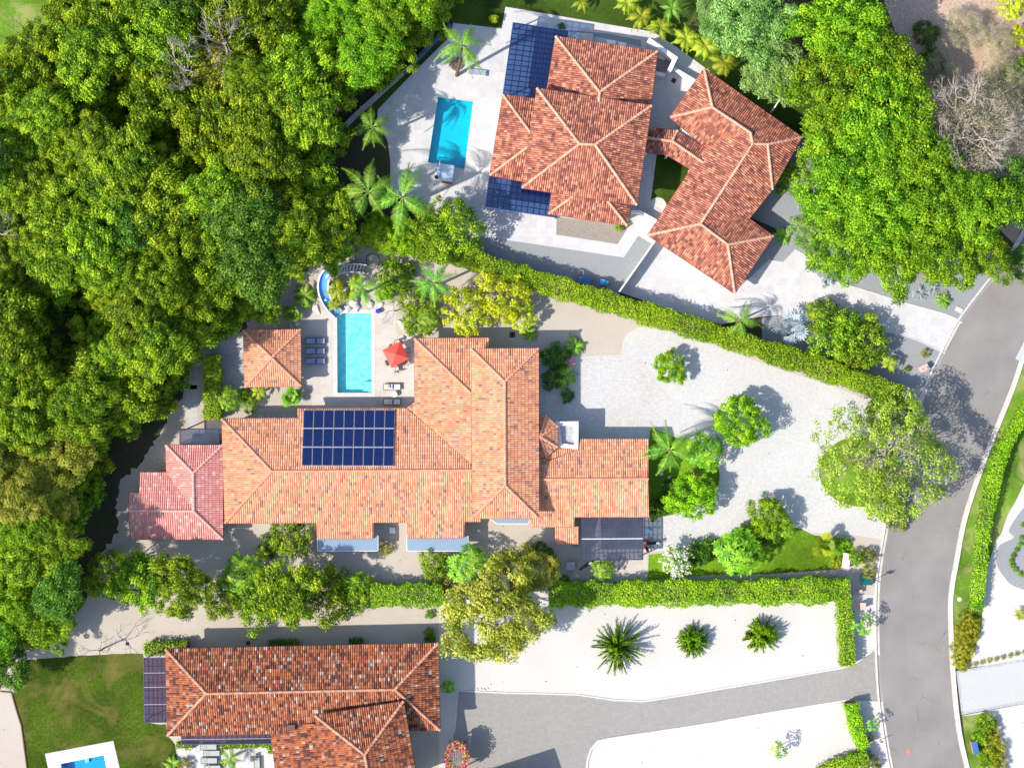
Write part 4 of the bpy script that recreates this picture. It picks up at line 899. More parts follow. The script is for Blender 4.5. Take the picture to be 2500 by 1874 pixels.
KIND = {  # kind: crown key, native radius, height of crown base / radius, trunk key, name, category
 'forest': ('forest', 5.3, 7.0, 'tree', 'broadleaf_tree', 'tree'), 'bright': ('bright', 5.3, 6.5, 'tree', 'broadleaf_tree', 'tree'), 'pale': ('pale', 5.3, 6.0, 'tree', 'feathery_tree', 'tree'),
 'olive': ('olive', 5.2, 5.5, 'tree', 'olive_leaved_tree', 'tree'), 'deep': ('deep', 5.3, 5.0, 'tree', 'broadleaf_tree', 'tree'), 'sparse': ('sparse', 7.2, 5.0, 'bigsparse', 'spreading_tree', 'tree'),
 'gold': ('gold', 3.0, 2.4, 'small', 'golden_tree', 'tree'), 'round': ('round', 3.0, 2.0, 'small', 'small_tree', 'tree'), 'bush': ('bush', 1.8, .6, None, 'bush', 'bush'), 'bush_deep': ('bush_deep', 1.8, .5, None, 'bush', 'bush'),
 'bush_forest': ('bush_forest', 2.8, 1.6, 'small', 'small_tree', 'tree'), 'croton': ('croton', 1.5, .45, None, 'shrub', 'shrub'), 'orange': ('orange', 2.0, .8, None, 'flowering_shrub', 'shrub'), 'dry': ('dry', 5.2, 3.0, 'tree', 'dry_bush', 'bush'),
 'plum': ('plum', 2.7, 2.2, 'small', 'plumeria_tree', 'tree'), 'plumflower': ('plumflower', 2.3, 1.6, 'small', 'plumeria_tree', 'tree'), 'sapling': ('sapling', 1.0, 1.5, None, 'sapling', 'sapling')}
PALMS = {'palm': ('palm', 2.9, 6.0, .16, 'palm_tree', 'palm'), 'areca': ('areca', 1.75, 2.2, .07, 'feather_palm', 'palm'), 'cycad': ('cycad', 1.1, .35, .12, 'cycad', 'plant'), 'silver': ('silver', 2.9, 1.2, .2, 'fan_palm', 'palm'),
         'fan': ('fan', 1.9, 1.2, .09, 'fan_palm', 'palm'), 'goldfan': ('goldfan', 2.2, 1.6, .1, 'fan_palm', 'palm'), 'agave': ('agave', .95, .05, .06, 'agave', 'plant')}
_n = [0]
def plant(kind, px, py, r, label, group=None, h=None, lean=None, mat=None):
    """r: crown radius in photo pixels"""
    _n[0] += 1; i = _n[0]; rg = random.Random(i * 7 + 1)
    if kind in PALMS:
        key, R0, hb, tr, name, cat = PALMS[kind]; sc_ = r * MPP / R0; hh = h if h is not None else hb * (sc_ if kind != 'palm' else 1)
        top = at(px, py, hh); base = Vector((top.x, top.y, 0))
        t = empty(name, base, label, cat, group); c = link('crown', CR[key][i % len(CR[key])], t); c.location = (0, 0, hh); c.scale = (sc_,) * 3; c.rotation_euler.z = rg.uniform(0, 6.28)
        link('trunk', rise('trunk', hh + .1, tr * max(.8, sc_), lean or (0, 0)), t); return t
    key, R0, hb, tk, name, cat = KIND[kind]; sc_ = r * MPP / R0; hh = h if h is not None else hb * sc_ ** .6
    top = at(px, py, hh + r * MPP * .3); base = Vector((top.x, top.y, 0)); t = empty(name, base, label, cat, group)
    c = link('crown', CR[key][i % len(CR[key])], t); c.location = (0, 0, hh); c.scale = (sc_ * rg.uniform(.94, 1.06), sc_ * rg.uniform(.94, 1.06), sc_); c.rotation_euler.z = rg.uniform(0, 6.28)
    if kind == 'plumflower':
        b = link('blossom', FLOWERS, t); b.location = c.location; b.scale = c.scale; b.rotation_euler = c.rotation_euler
    if tk:
        k = link('trunk', TK[tk][i % len(TK[tk])], t); H0 = {'tree': 7, 'small': 2.6, 'bigsparse': 7}[tk]; s = (hh + sc_ * R0 * .25) / H0 * 1.0; k.scale = (sc_, sc_, s); k.rotation_euler.z = rg.uniform(0, 6.28)
    else:
        link('stem', rise('stem', hh + .2, .05), t)
    return t
def bare(kind, px, py, r, label, h=None, z=0):
    me = TK[kind][_n[0] % len(TK[kind])]; _n[0] += 1; R0 = {'bare': 4.6, 'barefine': 5.6, 'bareslim': 3.0}[kind]; s = r * MPP / R0
    top = at(px, py, 6 * s); o = link('bare_tree', me); o.location = (top.x, top.y, 0); o.scale = (s, s, (h or 1) if h else s); o.rotation_euler.z = _n[0] * 1.3
    return tag(o, label, 'tree')
def hedge(name, pts, w, h, label, mat='leaf_hedge', leaf=.19, dens=125, seed=1, cat='hedge'):
    """clipped hedge: leaves crowded on the top and sides of a long soft box"""
    L = [at(x, y, h * .8) for x, y in smooth(pts, 4)]; rg = np.random.default_rng(seed); Ps, Ds, Cs = [], [], []; base = Vector((L[len(L) // 2].x, L[len(L) // 2].y, 0))
    core = ribbon(MB(), L, w * .72, 0, h * .86)
    for a, b in zip(L[:-1], L[1:]):
        d = (b - a); l = math.hypot(d.x, d.y); d = d / l; s = np.array([-d.y, d.x, 0]); n = int(dens * l * (w + 1.4 * h) * (1 + .25 * math.sin(a.x * .9 + seed))); t = rg.random(n)
        ang = rg.uniform(-1, 1, n); q = np.sign(ang) * np.abs(ang) ** .8
        side = np.where(np.abs(q) > .72, np.sign(q), q / .72); onside = np.abs(q) > .72
        wob = 1 + .11 * np.sin((a.x + t * l * d.x) * 1.3 + seed) + .08 * np.sin((a.x + t * l * d.x) * 3.7 + (a.y + t * l * d.y) * 3) + .06 * np.sin((a.x + t * l * d.x) * .45)
        y = np.where(onside, np.sign(q) * w / 2 * wob, side * w / 2 * wob) + rg.normal(size=n) * .09; z = np.where(onside, rg.random(n) * h, h * (1 - .10 * side ** 4)) + rg.normal(size=n) * .06 + .06 * np.sin(t * l * 3 + side * 3)
        p = np.array([a.x, a.y, 0]) + np.outer(t * l, [d.x, d.y, 0]) + np.outer(y, s) + np.outer(z, [0, 0, 1])
        nn = np.where(onside[:, None], np.outer(np.sign(q), s), np.array([[0, 0, 1.]])) + rg.normal(size=(n, 3)) * .5
        Ps.append(p); Ds.append(nn); Cs.append(np.clip(.5 + .16 * np.sin(a.x * .7 + a.y) * np.sin(a.x * .23 + seed) + rg.normal(size=n) * .27, 0, 1))
    V, F = leaves_np(rg, np.concatenate(Ps) - np.array(base), np.concatenate(Ds), leaf, .6)
    me = mesh_np('leaves', V, F, mat, np.concatenate(Cs))
    t = empty(name, base, label, cat); link('leaves', me, t); core.build('stems', MAT['bark'], t); return t
# ------------------------------------------------------------------ the wood west of the houses
def inside(p, poly):
    r = False
    for i in range(len(poly)):
        (x0, y0), (x1, y1) = poly[i - 1], poly[i]
        if (y0 > p[1]) != (y1 > p[1]) and p[0] < (x1 - x0) * (p[1] - y0) / (y1 - y0) + x0: r = not r
    return r
WOOD = [(130, -60), (1130, -60), (1075, 40), (985, 110), (930, 160), (870, 215), (800, 290), (775, 400), (800, 470), (870, 540), (830, 600), (760, 640), (700, 650), (660, 700), (600, 740), (560, 770),
        (530, 830), (460, 860), (410, 960), (330, 1010), (262, 1045), (205, 1075), (215, 1200), (175, 1290), (190, 1380), (200, 1450), (150, 1520), (70, 1570), (-60, 1640), (-60, 130), (60, 130), (130, 60)]
HOLES = [[(55, 690), (120, 680), (200, 700), (280, 745), (255, 800), (215, 830), (200, 880), (215, 950), (130, 930), (100, 850), (60, 780)], [(375, 290), (430, 290), (470, 330), (400, 350)], [(250, 200), (290, 180), (300, 290), (265, 290)],
         [(110, 30), (180, -10), (190, 60), (130, 100)], [(-60, 470), (60, 480), (70, 640), (-60, 660)]]
WHERE = [(150, 'along the top edge'), (300, 'in the band level with the pale terrace palm'), (450, 'in the band level with the deep blue pool'), (600, 'in the band level with the grey gravel yard'), (750, 'in the band level with the slide'),
         (900, 'in the band level with the pavilion'), (1050, 'in the band level with the stone path'), (1250, 'in the band level with the pink annex'), (1420, 'in the band below the pink annex'), (1700, 'beside the lower gravel strip')]
ORD = ['first', 'second', 'third', 'fourth', 'fifth', 'sixth', 'seventh', 'eighth', 'ninth', 'tenth', 'eleventh', 'twelfth', 'thirteenth', 'fourteenth', 'fifteenth', 'sixteenth', 'seventeenth', 'eighteenth']
rg_ = random.Random(21); spots = []
for tries in range(6000):
    p = (rg_.uniform(-50, 1120), rg_.uniform(-50, 1620)); r = rg_.uniform(58, 100)
    if p[0] > 640 and p[1] < 560: r = min(r, 80)
    if not inside(p, WOOD) or any(inside(p, h) for h in HOLES): continue
    edge = [(p[0] + math.cos(a) * r * .62, p[1] + math.sin(a) * r * .62) for a in (0, .8, 1.6, 2.4, 3.1, 3.9, 4.7, 5.5)]
    if any(not inside(q, WOOD) for q in edge if q[0] > -40 and -50 < q[1] < 1600) or any(inside(q, h) for q in edge for h in HOLES): continue
    if any((p[0] - s[0]) ** 2 + (p[1] - s[1]) ** 2 < (.54 * (r + s[2])) ** 2 for s in spots): continue
    spots.append((p[0], p[1], r))
rows = {}
for x, y, r in spots:
    rows.setdefault(next(i for i, w in enumerate(WHERE) if y < w[0]), []).append((x, y, r))
for i, L in sorted(rows.items()):
    for j, (x, y, r) in enumerate(sorted(L)):
        kind = 'forest'
        if (x - 480) ** 2 + (y - 210) ** 2 < 90 ** 2 or (x < 230 and 1080 < y < 1260): kind = 'olive'
        elif x < 270 and y > 1000 and rg_.random() < .6 or (x > 560 and y < 330 and rg_.random() < .55): kind = 'bright'
        elif rg_.random() < .06: kind = 'deep'
        col = {'forest': 'mid green', 'olive': 'olive green', 'bright': 'bright green', 'deep': 'dark green'}[kind]
        plant(kind, x, y, r * .98, f'{col} tree {WHERE[i][1]}, {ORD[j]} from west', 'trees of the wood', h=rg_.uniform(6.0, 10.5))
        if rg_.random() < .5:   # understorey
            pass
bare('bare', 560, 120, 92, 'bare grey branches reaching over the olive trees in the upper wood', h=2.3)
bare('bare', 470, 190, 75, 'bare twisting branches among yellowing leaves in the upper wood', h=2.3)
bare('bareslim', 45, 85, 52, 'bare forked tree on the small meadow at the top west corner', h=1.5)
bare('bare', 5, 560, 70, 'pale leafless crown at the west edge beside the dark hollow', h=2.1)
bare('bare', 208, 1020, 62, 'leafless branching tree in the gap northwest of the pink annex', h=1.3)
bare('bareslim', 92, 1100, 32, 'small bare grey tree among pale leaves west of the pink annex', h=2.6)
bare('bareslim', 225, 1600, 62, 'thin bare sapling on the edge of the worn lawn', h=1.0)
# lower storey that closes the gaps between the crowns
low = []
for tries in range(3000):
    p = (rg_.uniform(-40, 1080), rg_.uniform(-40, 1560))
    if not inside(p, WOOD) or any(inside(p, h) for h in HOLES[:1]) or any((p[0] - s[0]) ** 2 + (p[1] - s[1]) ** 2 < (.62 * s[2]) ** 2 for s in spots) or any((p[0] - s[0]) ** 2 + (p[1] - s[1]) ** 2 < 75 ** 2 for s in low): continue
    if min(math.hypot(p[0] - a[0], p[1] - a[1]) for a in WOOD) < 20: continue
    low.append(p)
lowrows = {}
for p in low: lowrows.setdefault(next(i for i, w in enumerate(WHERE) if p[1] < w[0]), []).append(p)
for i, L in sorted(lowrows.items()):
    for j, (x, y) in enumerate(sorted(L)):
        plant('forest', x, y, 62, f'shaded lower tree {WHERE[i][1]}, {ORD[j]} from west', 'lower trees of the wood', h=2.6)
# low growth in the dark hollow
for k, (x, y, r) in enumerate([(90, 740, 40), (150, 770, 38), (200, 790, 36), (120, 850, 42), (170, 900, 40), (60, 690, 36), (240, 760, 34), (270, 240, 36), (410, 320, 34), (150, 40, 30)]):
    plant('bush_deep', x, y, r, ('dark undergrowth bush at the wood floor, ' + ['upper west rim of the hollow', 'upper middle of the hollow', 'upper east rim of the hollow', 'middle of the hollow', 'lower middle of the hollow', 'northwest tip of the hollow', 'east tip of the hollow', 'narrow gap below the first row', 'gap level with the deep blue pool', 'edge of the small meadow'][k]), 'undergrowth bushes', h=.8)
for a in [('bush_forest', 405, 905, 62, 'light yellow-green tree between the wood and the stone path'), ('bush_forest', 352, 962, 56, 'thin dry-tipped tree at the wood edge above the bare branches'), ('bush_forest', 470, 800, 46, 'tree reaching over the bend of the stone path'),
('forest', 290, 985, 50, 'bright tree beside the leafless one above the pink annex'), ('bush_forest', 310, 1030, 40, 'low light tree at the gravel edge above the pink annex')]:
    plant(*a, **({'h': 5.5} if a[0] == 'forest' else {}))
# ------------------------------------------------------------------ trees along the south side of the villa
for a in [('bush_forest', 262, 1410, 56, 'rounded green tree at the west end of the row below the pink annex'), ('forest', 345, 1420, 68, 'green tree with glossy tufts below the pink annex'),
          ('forest', 440, 1432, 72, 'broad green tree with pale winding branches below the pink annex'), ('forest', 690, 1445, 78, 'wide green tree between the villa and the weathered roof'),
          ('bush_forest', 785, 1455, 72, 'spreading tree with tufts hanging over the shaded gravel strip'), ('bush_forest', 862, 1445, 50, 'darker small tree at the west end of the clipped hedge'),
          ('bush_forest', 540, 1465, 52, 'small tree between the plumeria and the wide green tree'), ('plum', 590, 1405, 62, 'plumeria with star-shaped leaf whorls below the pink annex'),
          ('bush_forest', 630, 1478, 58, 'light green tree overhanging the gravel strip'),
          ('olive', 1205, 1500, 118, 'large yellow-olive tree standing over the clipped hedge'), ('olive', 1290, 1395, 62, 'small yellow-olive crown joined above the large one'),
          ('plum', 1148, 1385, 62, 'plumeria with white flowers at the top of the yellow-olive tree'), ('bush_forest', 713, 1310, 52, 'airy light green tree under the west end of the long roof'),
          ('bush_deep', 655, 1330, 30, 'dark bush beside the airy tree below the villa'), ('areca', 640, 1352, 24, 'small brownish palm below the villa'), ('croton', 940, 1338, 19, 'small yellow-brown palm shrub between the two blue awnings'),
          ('bush_forest', 1060, 1372, 40, 'thin yellow-green shrub west of the plumeria with white flowers'), ('orange', 1085, 1415, 38, 'yellow-flecked shrub below the thin shrub'),
          ('bush', 1048, 1545, 14, 'small dark round bush at the corner of the weathered roof'), ('bush_deep', 1048, 1562, 16, 'dark clipped bush under the small round bush'), ('plum', 1094, 1676, 20, 'large-leaved plant at the corner of the paved drive'),
          ('bush', 1095, 1580, 8, 'tiny green plant on the shaded gravel'), ('bush', 1048, 1500, 12, 'narrow sprig hanging below the clipped hedge')]:
    plant(*a)
# ------------------------------------------------------------------ plants of the villa
for a in [('cycad', 744, 722, 38, 'dark shaded palm beside the slide'), ('fan', 713, 768, 32, 'spiky palm beside the pavilion path'), ('round', 640, 745, 40, 'round dark green tree above the pavilion'),
          ('bush_forest', 600, 800, 0.1, ''), ('palm', 886, 705, 48, 'feather palm over the white rocks behind the pool'), ('areca', 822, 705, 34, 'upright palm inside the curve of the slide'), ('areca', 815, 742, 22, 'small yellow palm beside the lower slide'),
          ('areca', 868, 690, 26, 'small feathery palm beside the rocks'), ('areca', 852, 722, 22, 'low feathery palm on the white rocks'), ('bush', 967, 672, 44, 'fine-leaved bright bush beside the rock palm'), ('bush', 940, 710, 30, 'low bright bush at the foot of the rock palm'),
          ('palm', 1058, 690, 58, 'slender feather palm between hedge and golden trees'), ('bush_forest', 1020, 735, 46, 'loose thin-leaved shrub beside the bare twigs'), ('plum', 1045, 775, 36, 'dark rosette shrub next to the smaller golden tree'),
          ('bush_forest', 1010, 790, 30, 'grey-green shrub at the edge of the pool deck'), ('areca', 1042, 806, 22, 'small trailing palm above the red parasol corner'),
          ('gold', 1225, 720, 66, 'larger golden yellow tree under the long hedge'), ('gold', 1140, 758, 58, 'smaller golden yellow tree above the villa roof'), ('gold', 1275, 775, 34, 'small golden offshoot beside the larger golden tree'),
          ('cycad', 1295, 815, 24, 'yellow-green palm tuft at the corner of the tall roof'), ('fan', 710, 968, 36, 'pale star-shaped palm beside the pool deck'), ('areca', 633, 955, 24, 'small palm under the pavilion eave'),
          ('plum', 559, 972, 34, 'rosette shrub beside the short clipped hedge'), ('bush_forest', 605, 985, 24, 'yellow-green shrub above the long roof'), ('bush', 600, 960, 16, 'small bush by the stepping stones'),
          ('bush_deep', 1358, 868, 36, 'dark bush east of the tall roof'), ('cycad', 1402, 845, 32, 'grassy palm tuft above the dark bush'), ('cycad', 1378, 918, 38, 'bright feathery cycad east of the tall roof'), ('bush_deep', 1350, 925, 30, 'dark bush behind the bright cycad'),
          ('bush_deep', 1385, 965, 18, 'shaded bush below the bright cycad'), ('round', 1637, 897, 40, 'round bright bush alone on the cobbles'), ('round', 1812, 1030, 66, 'round tree with orange fruit on the cobbles'),
          ('palm', 1634, 1098, 68, 'large feather palm beside the garage'), ('plum', 1722, 1103, 56, 'plumeria with dense whorls in the kerbed bed'), ('round', 1692, 1212, 60, 'lime-green small tree in the lower part of the kerbed bed'),
          ('bush_deep', 1616, 1232, 30, 'dark bush against the garage end'), ('bush_deep', 1640, 1190, 26, 'dark bush between stones and lime-green tree'), ('bush', 1600, 1238, 16, 'low bush in the corner of the kerbed bed'),
          ('plumflower', 1652, 1368, 46, 'plumeria covered in white flowers on the side lawn'), ('bush_deep', 1715, 1345, 36, 'dark bush beside the flowering plumeria'), ('plum', 1804, 1348, 62, 'large green plumeria on the side lawn'),
          ('round', 1876, 1262, 50, 'yellow-green round tree at the lawn edge'), ('bush_deep', 1885, 1310, 34, 'dark bush under the yellow-green round tree'), ('bush', 1835, 1295, 26, 'bright bush between plumeria and round tree'), ('plum', 1925, 1292, 24, 'small plumeria next to the round tree'),
          ('goldfan', 2014, 1330, 44, 'yellow fan palm on the side lawn'), ('bush', 2055, 1330, 22, 'leafy plant between fan palm and white shelter roof'), ('croton', 2043, 1375, 16, 'olive shrub west of the white shelter roof'),
          ('bush_forest', 2092, 1362, 20, 'clipped olive shrub east of the white shelter roof'), ('orange', 2119, 1358, 24, 'yellow flowering shrub beside the road kerb'), ('croton', 2122, 1398, 18, 'low dry shrub above the green utility box'),
          ('sparse', 2168, 1122, 152, 'very large airy tree leaning over the road'), ('bush_forest', 2170, 1010, 60, 'leafy crown joining the end of the long hedge'), ('orange', 2187, 1255, 42, 'shrub with orange flowers at the road edge'), ('bush_forest', 2170, 1190, 46, 'shrub at the foot of the large airy tree'),
          ('plum', 1472, 1390, 30, 'bright rosette shrub below the smoked carport roof'), ('bush_deep', 1322, 1348, 26, 'dark shrub beside the low tile roof'), ('plum', 1350, 1375, 24, 'rosette shrub above the yellow-olive tree'), ('bush', 1378, 1415, 14, 'small bright bush on the hedge'),
          ('croton', 1285, 1340, 18, 'yellow shrub beside the dark shrub under the tall roof'), ('sapling', 1903, 1831, 26, 'lone young plumeria on the white gravel'), ('sapling', 2109, 1524, 32, 'thin plumeria sapling beside the short hedge'), ('sapling', 2132, 1768, 20, 'thin sapling by the lower hedge'),
          ('orange', 2122, 1862, 30, 'yellow shrub at the road edge by the bottom'), ('croton', 2124, 1800, 12, 'yellow plant near the lower hedge')]:
    if a[3] > 1: plant(*a)
bare('bareslim', 960, 755, 46, 'bare twigs spreading over the pool deck')
bare('barefine', 2165, 1115, 95, 'pale leafless branches inside the large airy tree', h=1.15)
# spiky succulents on the white gravel
def spiky(px, py, r, label, seed, n=46, thick=.07, spines=5, col='leaf_hedge', h=1.6):
    rg = random.Random(seed); b = at(px, py, .6); mb = MB(); sp = []; nv = 0; R = r * MPP; N = np.random.default_rng(seed); V = []; F = []; C_ = []
    for i in range(n):
        a = rg.uniform(0, 6.283); el = rg.uniform(.05, 1.3) ** 1.1; L = R * rg.uniform(.7, 1.05); p = Vector((0, 0, .1)); d = Vector((math.cos(a) * math.cos(el), math.sin(a) * math.cos(el), math.sin(el)))
        pts = [p]
        for k in range(5):
            d = (d + Vector((rg.uniform(-.12, .12), rg.uniform(-.12, .12), rg.uniform(-.05, .08)))).normalized(); p = p + d * L / 5; p.z = max(p.z, .15); pts.append(p.copy())
        mb.tube(pts, [thick, thick, thick * .9, thick * .8, thick * .7, thick * .3], 5)
        m = int(L * spines * 9)
        for _ in range(m):
            t = rg.random() * 4.99; q = pts[int(t)].lerp(pts[int(t) + 1], t % 1); e = Vector((rg.gauss(0, 1), rg.gauss(0, 1), rg.gauss(0, 1))).normalized(); s = e.cross(d).normalized() * .035; e = (e + d * .8).normalized() * thick * 2.6
            V += [q - s, q + s, q + e + s * .4, q + e - s * .4]; F.append((nv, nv + 1, nv + 2, nv + 3)); nv += 4; C_.append(rg.random())
    t = empty('spiky_succulent', (b.x, b.y, 0), label, 'plant'); ORG['_z'] = Vector()
    me = bpy.data.meshes.new('arms'); me.from_pydata(mb.v, [], mb.f); me.materials.append(MAT['leaf_deep']); link('arms', me, t)
    link('needles', mesh_np('needles', V, F, col, C_), t); return t
spiky(1508, 1578, 72, 'long-armed spiky succulent, widest of the three on white gravel', 3, 64, .10, 5, 'leaf_bright')
spiky(1690, 1563, 44, 'compact feathery green plant in the middle of the three on white gravel', 4, 130, .07, 9, 'leaf_bright')
spiky(1860, 1551, 48, 'dense spiky green plant nearest the short hedge on white gravel', 5, 110, .09, 8, 'leaf_hedge')
# hedges
hedge('hedge', hedge_n, 2.1, 2.5, 'long bright clipped hedge sloping between the two plots', seed=1)
hedge('hedge', [(905, 1452), (980, 1453), (1083, 1452)], 2.3, 2.1, 'short green clipped hedge west of the yellow-olive tree', 'leaf_bright', seed=2)
hedge('hedge', [(1340, 1450), (1500, 1449), (1700, 1447), (1900, 1444), (2000, 1441), (2075, 1438)], 2.6, 2.1, 'thick straight clipped hedge above the white gravel', seed=3)
hedge('hedge', [(2060, 1460), (2064, 1530), (2070, 1625)], 1.5, 1.6, 'narrow hedge running down to the paved drive', seed=4)
hedge('hedge', [(2078, 1715), (2090, 1770), (2108, 1825)], 1.5, 1.6, 'narrow hedge beside the road below the paved drive', seed=5)
hedge('hedge', [(2000, 1892), (2060, 1868), (2118, 1845)], 1.7, 1.6, 'hedge end at the bottom edge by the road', seed=6)
hedge('hedge', [(517, 868), (519, 940), (518, 1024)], 1.7, 1.9, 'short upright hedge beside the stone path', seed=7)
hedge('hedge', [(352, 1585), (400, 1582), (458, 1578)], 1.3, 1.2, 'dark low hedge at the corner of the weathered roof', 'leaf_forest', seed=8)
hedge('hedge', [(2560, 930), (2500, 1010), (2450, 1100), (2424, 1190), (2402, 1290), (2393, 1390), (2384, 1490)], 1.35, 1.3, 'yellow-green loose hedge along the far side of the road', seed=9)
hedge('hedge', [(655, 1572), (690, 1570), (728, 1569)], .7, .7, 'tiny dark hedge above the weathered roof', 'leaf_deep', seed=10)
hedge('hedge', [(852, 1566), (885, 1564)], .6, .7, 'tiny dark hedge above the weathered roof beside a vent', 'leaf_deep', seed=11)
hedge('hedge', [(430, 1817), (470, 1822)], .6, .6, 'low hedge below the long dark pergola near the lawn', 'leaf_forest', seed=12)
hedge('hedge', [(540, 1822), (600, 1818), (655, 1816), (662, 1838)], .6, .6, 'low hedge below the long dark pergola near the low roof', 'leaf_forest', seed=13)
# plants of the north house
for a in [('palm', 1129, 112, 66, 'tall leaning palm in a pebble ring on the pale terrace', None, 9.5, (.9, 1.4)), ('palm', 909, 310, 56, 'feather palm at the curved edge of the pale terrace', None, 7.5, (0, 0)), ('palm', 898, 468, 78, 'large feather palm next to the wood', None, 8, (0, 0)),
          ('palm', 982, 482, 84, 'largest feather palm below the deep blue pool', None, 8, (0, 0)), ('bush_forest', 1110, 560, 70, 'loose tree at the west end of the grey gravel yard', None, 3.2), ('bush_forest', 1055, 540, 48, 'small loose tree beside the largest feather palm', None, 2.8),
          ('round', 975, 578, 50, 'leafy shrub mass at the start of the long hedge'), ('round', 920, 560, 42, 'leafy shrub under the large palm beside the wood'), ('bush_forest', 1040, 590, 46, 'yellow-green shrub growing from the long hedge'),
          ('palm', 1808, 782, 52, 'short palm leaning over the long hedge', None, 3.5, (0, 0)), ('silver', 1932, 797, 62, 'large silver-blue fan palm beside the driveway'), ('silver', 1996, 645, 30, 'silver fan palm half hidden under the big tree'), ('silver', 2060, 650, 34, 'silver fan palm deeper under the big tree'), ('silver', 2018, 688, 22, 'small silver fan palm at the driveway kerb'),
          ('agave', 2245, 713, 24, 'pale blue agave on the grey gravel'), ('agave', 2277, 704, 20, 'smaller agave beside the pale blue one'), ('cycad', 2303, 733, 25, 'yellow-green cycad beside the agaves'), ('croton', 2259, 864, 12, 'small spiky shrub near the pink box'), ('areca', 2172, 885, 26, 'small palm at the end of the long hedge'),
          ('bush', 2215, 900, 9, 'low green plant near the pink box'), ('bush_forest', 2048, 818, 66, 'tree with loose yellow-green tufts beside the silver palm'), ('bush_forest', 2112, 828, 60, 'second loose-tufted tree nearer the road'), ('bush_forest', 2010, 770, 40, 'small upper tuft of the loose trees'), ('bush_forest', 2085, 870, 46, 'loose tree against the long hedge'),
          ('gold', 1205, 46, 11, 'small yellow bush on the dark lawn'), ('areca', 1420, 4, 26, 'palm frond tips at the top edge above the lawn'), ('areca', 1530, 8, 34, 'yellow-green palm west of the row on the dark lawn'), ('areca', 1566, 40, 36, 'yellow palm with broad fronds in the upper row'), ('areca', 1612, 66, 36, 'yellow palm above the white angled wall'),
          ('areca', 1675, 95, 38, 'yellow palm in the middle of the row by the white walls'), ('areca', 1722, 112, 40, 'bright palm between the middle one and the feathery tree'), ('areca', 1768, 152, 42, 'last yellow palm of the row above the east wing'), ('palm', 1640, 20, 36, 'dark green palm behind the yellow palms', None, 3, (0, 0)),
          ('cycad', 1912, 575, 26, 'thin palm tuft at the garage corner of the east wing'), ('bush', 1905, 462, 14, 'potted bush by the east wing'), ('bush', 1925, 425, 26, 'bright bush at the edge of the east wing'), ('bush', 1512, 553, 12, 'low bright ground plant by the dry bed'), ('bush', 1530, 545, 9, 'tiny bright plant by the dry bed'),
          ('bush_deep', 1370, 65, 10, 'dark plant at the edge of the large blue canopy')]:
    plant(*a[:5], a[5] if len(a) > 5 else None, a[6] if len(a) > 6 else None, a[7] if len(a) > 7 else None)
bare('bareslim', 1695, 40, 48, 'bare twigs above the yellow palms', h=1.8); bare('barefine', 2375, 300, 140, 'big leafless grey tree above the great green crown', h=1.25)
# the great trees on the east side
for a in [('pale', 1840, 50, 100, 'pale feathery tree at the top above the yellow palms'), ('pale', 1900, 165, 82, 'pale feathery tree over the east wing corner'), ('pale', 1760, 20, 60, 'small pale tree behind the yellow palms'), ('bright', 2060, 60, 112, 'bright yellow-green tree at the top edge'),
          ('bright', 2150, 150, 100, 'bright tree beside the dark strip of shade'), ('bright', 2040, 190, 100, 'bright tree behind the pale feathery ones'), ('bright', 2150, 280, 110, 'bright tree in the middle of the great grove'), ('bright', 2045, 320, 88, 'bright tree pressing on the east wing roof'),
          ('bright', 2080, 410, 105, 'bright tree of the grove level with the garage hip'), ('bright', 2215, 370, 105, 'bright tree under the leafless grey tree'), ('bright', 2028, 482, 74, 'grove tree beside the garage end'), ('bright', 2150, 510, 105, 'bright tree in the lower grove'),
          ('bright', 2280, 480, 105, 'bright tree of the lower grove towards the road'), ('bright', 2390, 500, 95, 'grove tree near the road bend'), ('bright', 2080, 600, 85, 'grove tree overhanging the silver palms'), ('bright', 2200, 620, 88, 'grove tree overhanging the grey gravel'),
          ('bright', 2310, 615, 88, 'grove tree above the agaves'), ('bright', 2405, 610, 70, 'grove tree next to the road kerb'), ('deep', 2490, 470, 80, 'dark tree at the east edge beyond the road'), ('deep', 2495, 640, 44, 'small dark tree leaning over the road'),
          ('pale', 1985, 560, 58, 'pale thin crown near the garage drive'), ('dry', 2375, 325, 135, 'olive-brown dry bush under the leafless grey tree'), ('bush_forest', 2490, 190, 50, 'yellow-olive scrub tree at the east edge'), ('gold', 2470, 10, 36, 'yellow leafy scrub at the top east corner'),
          ('dry', 2300, 175, 50, 'grey-green dry bush on the scrubland'), ('dry', 2450, 190, 62, 'pale dry crown above the big leafless tree'), ('dry', 2360, 70, 48, 'pale dry scrub clump near the top edge'), ('dry', 2440, 105, 42, 'small pale dry clump between scrub and yellow crown'), ('bush_deep', 2262, 80, 34, 'dark bush in the strip of shade at the top'), ('bush_deep', 2275, 150, 36, 'second dark bush in the strip of shade'), ('deep', 4, 1625, 62, 'dark tree at the west edge over the worn lawn corner'), ('forest', 70, 1528, 58, 'green tree above the worn lawn corner'), ('gold', 2495, 90, 30, 'yellow scrub crown at the east edge')]:
    plant(*a)
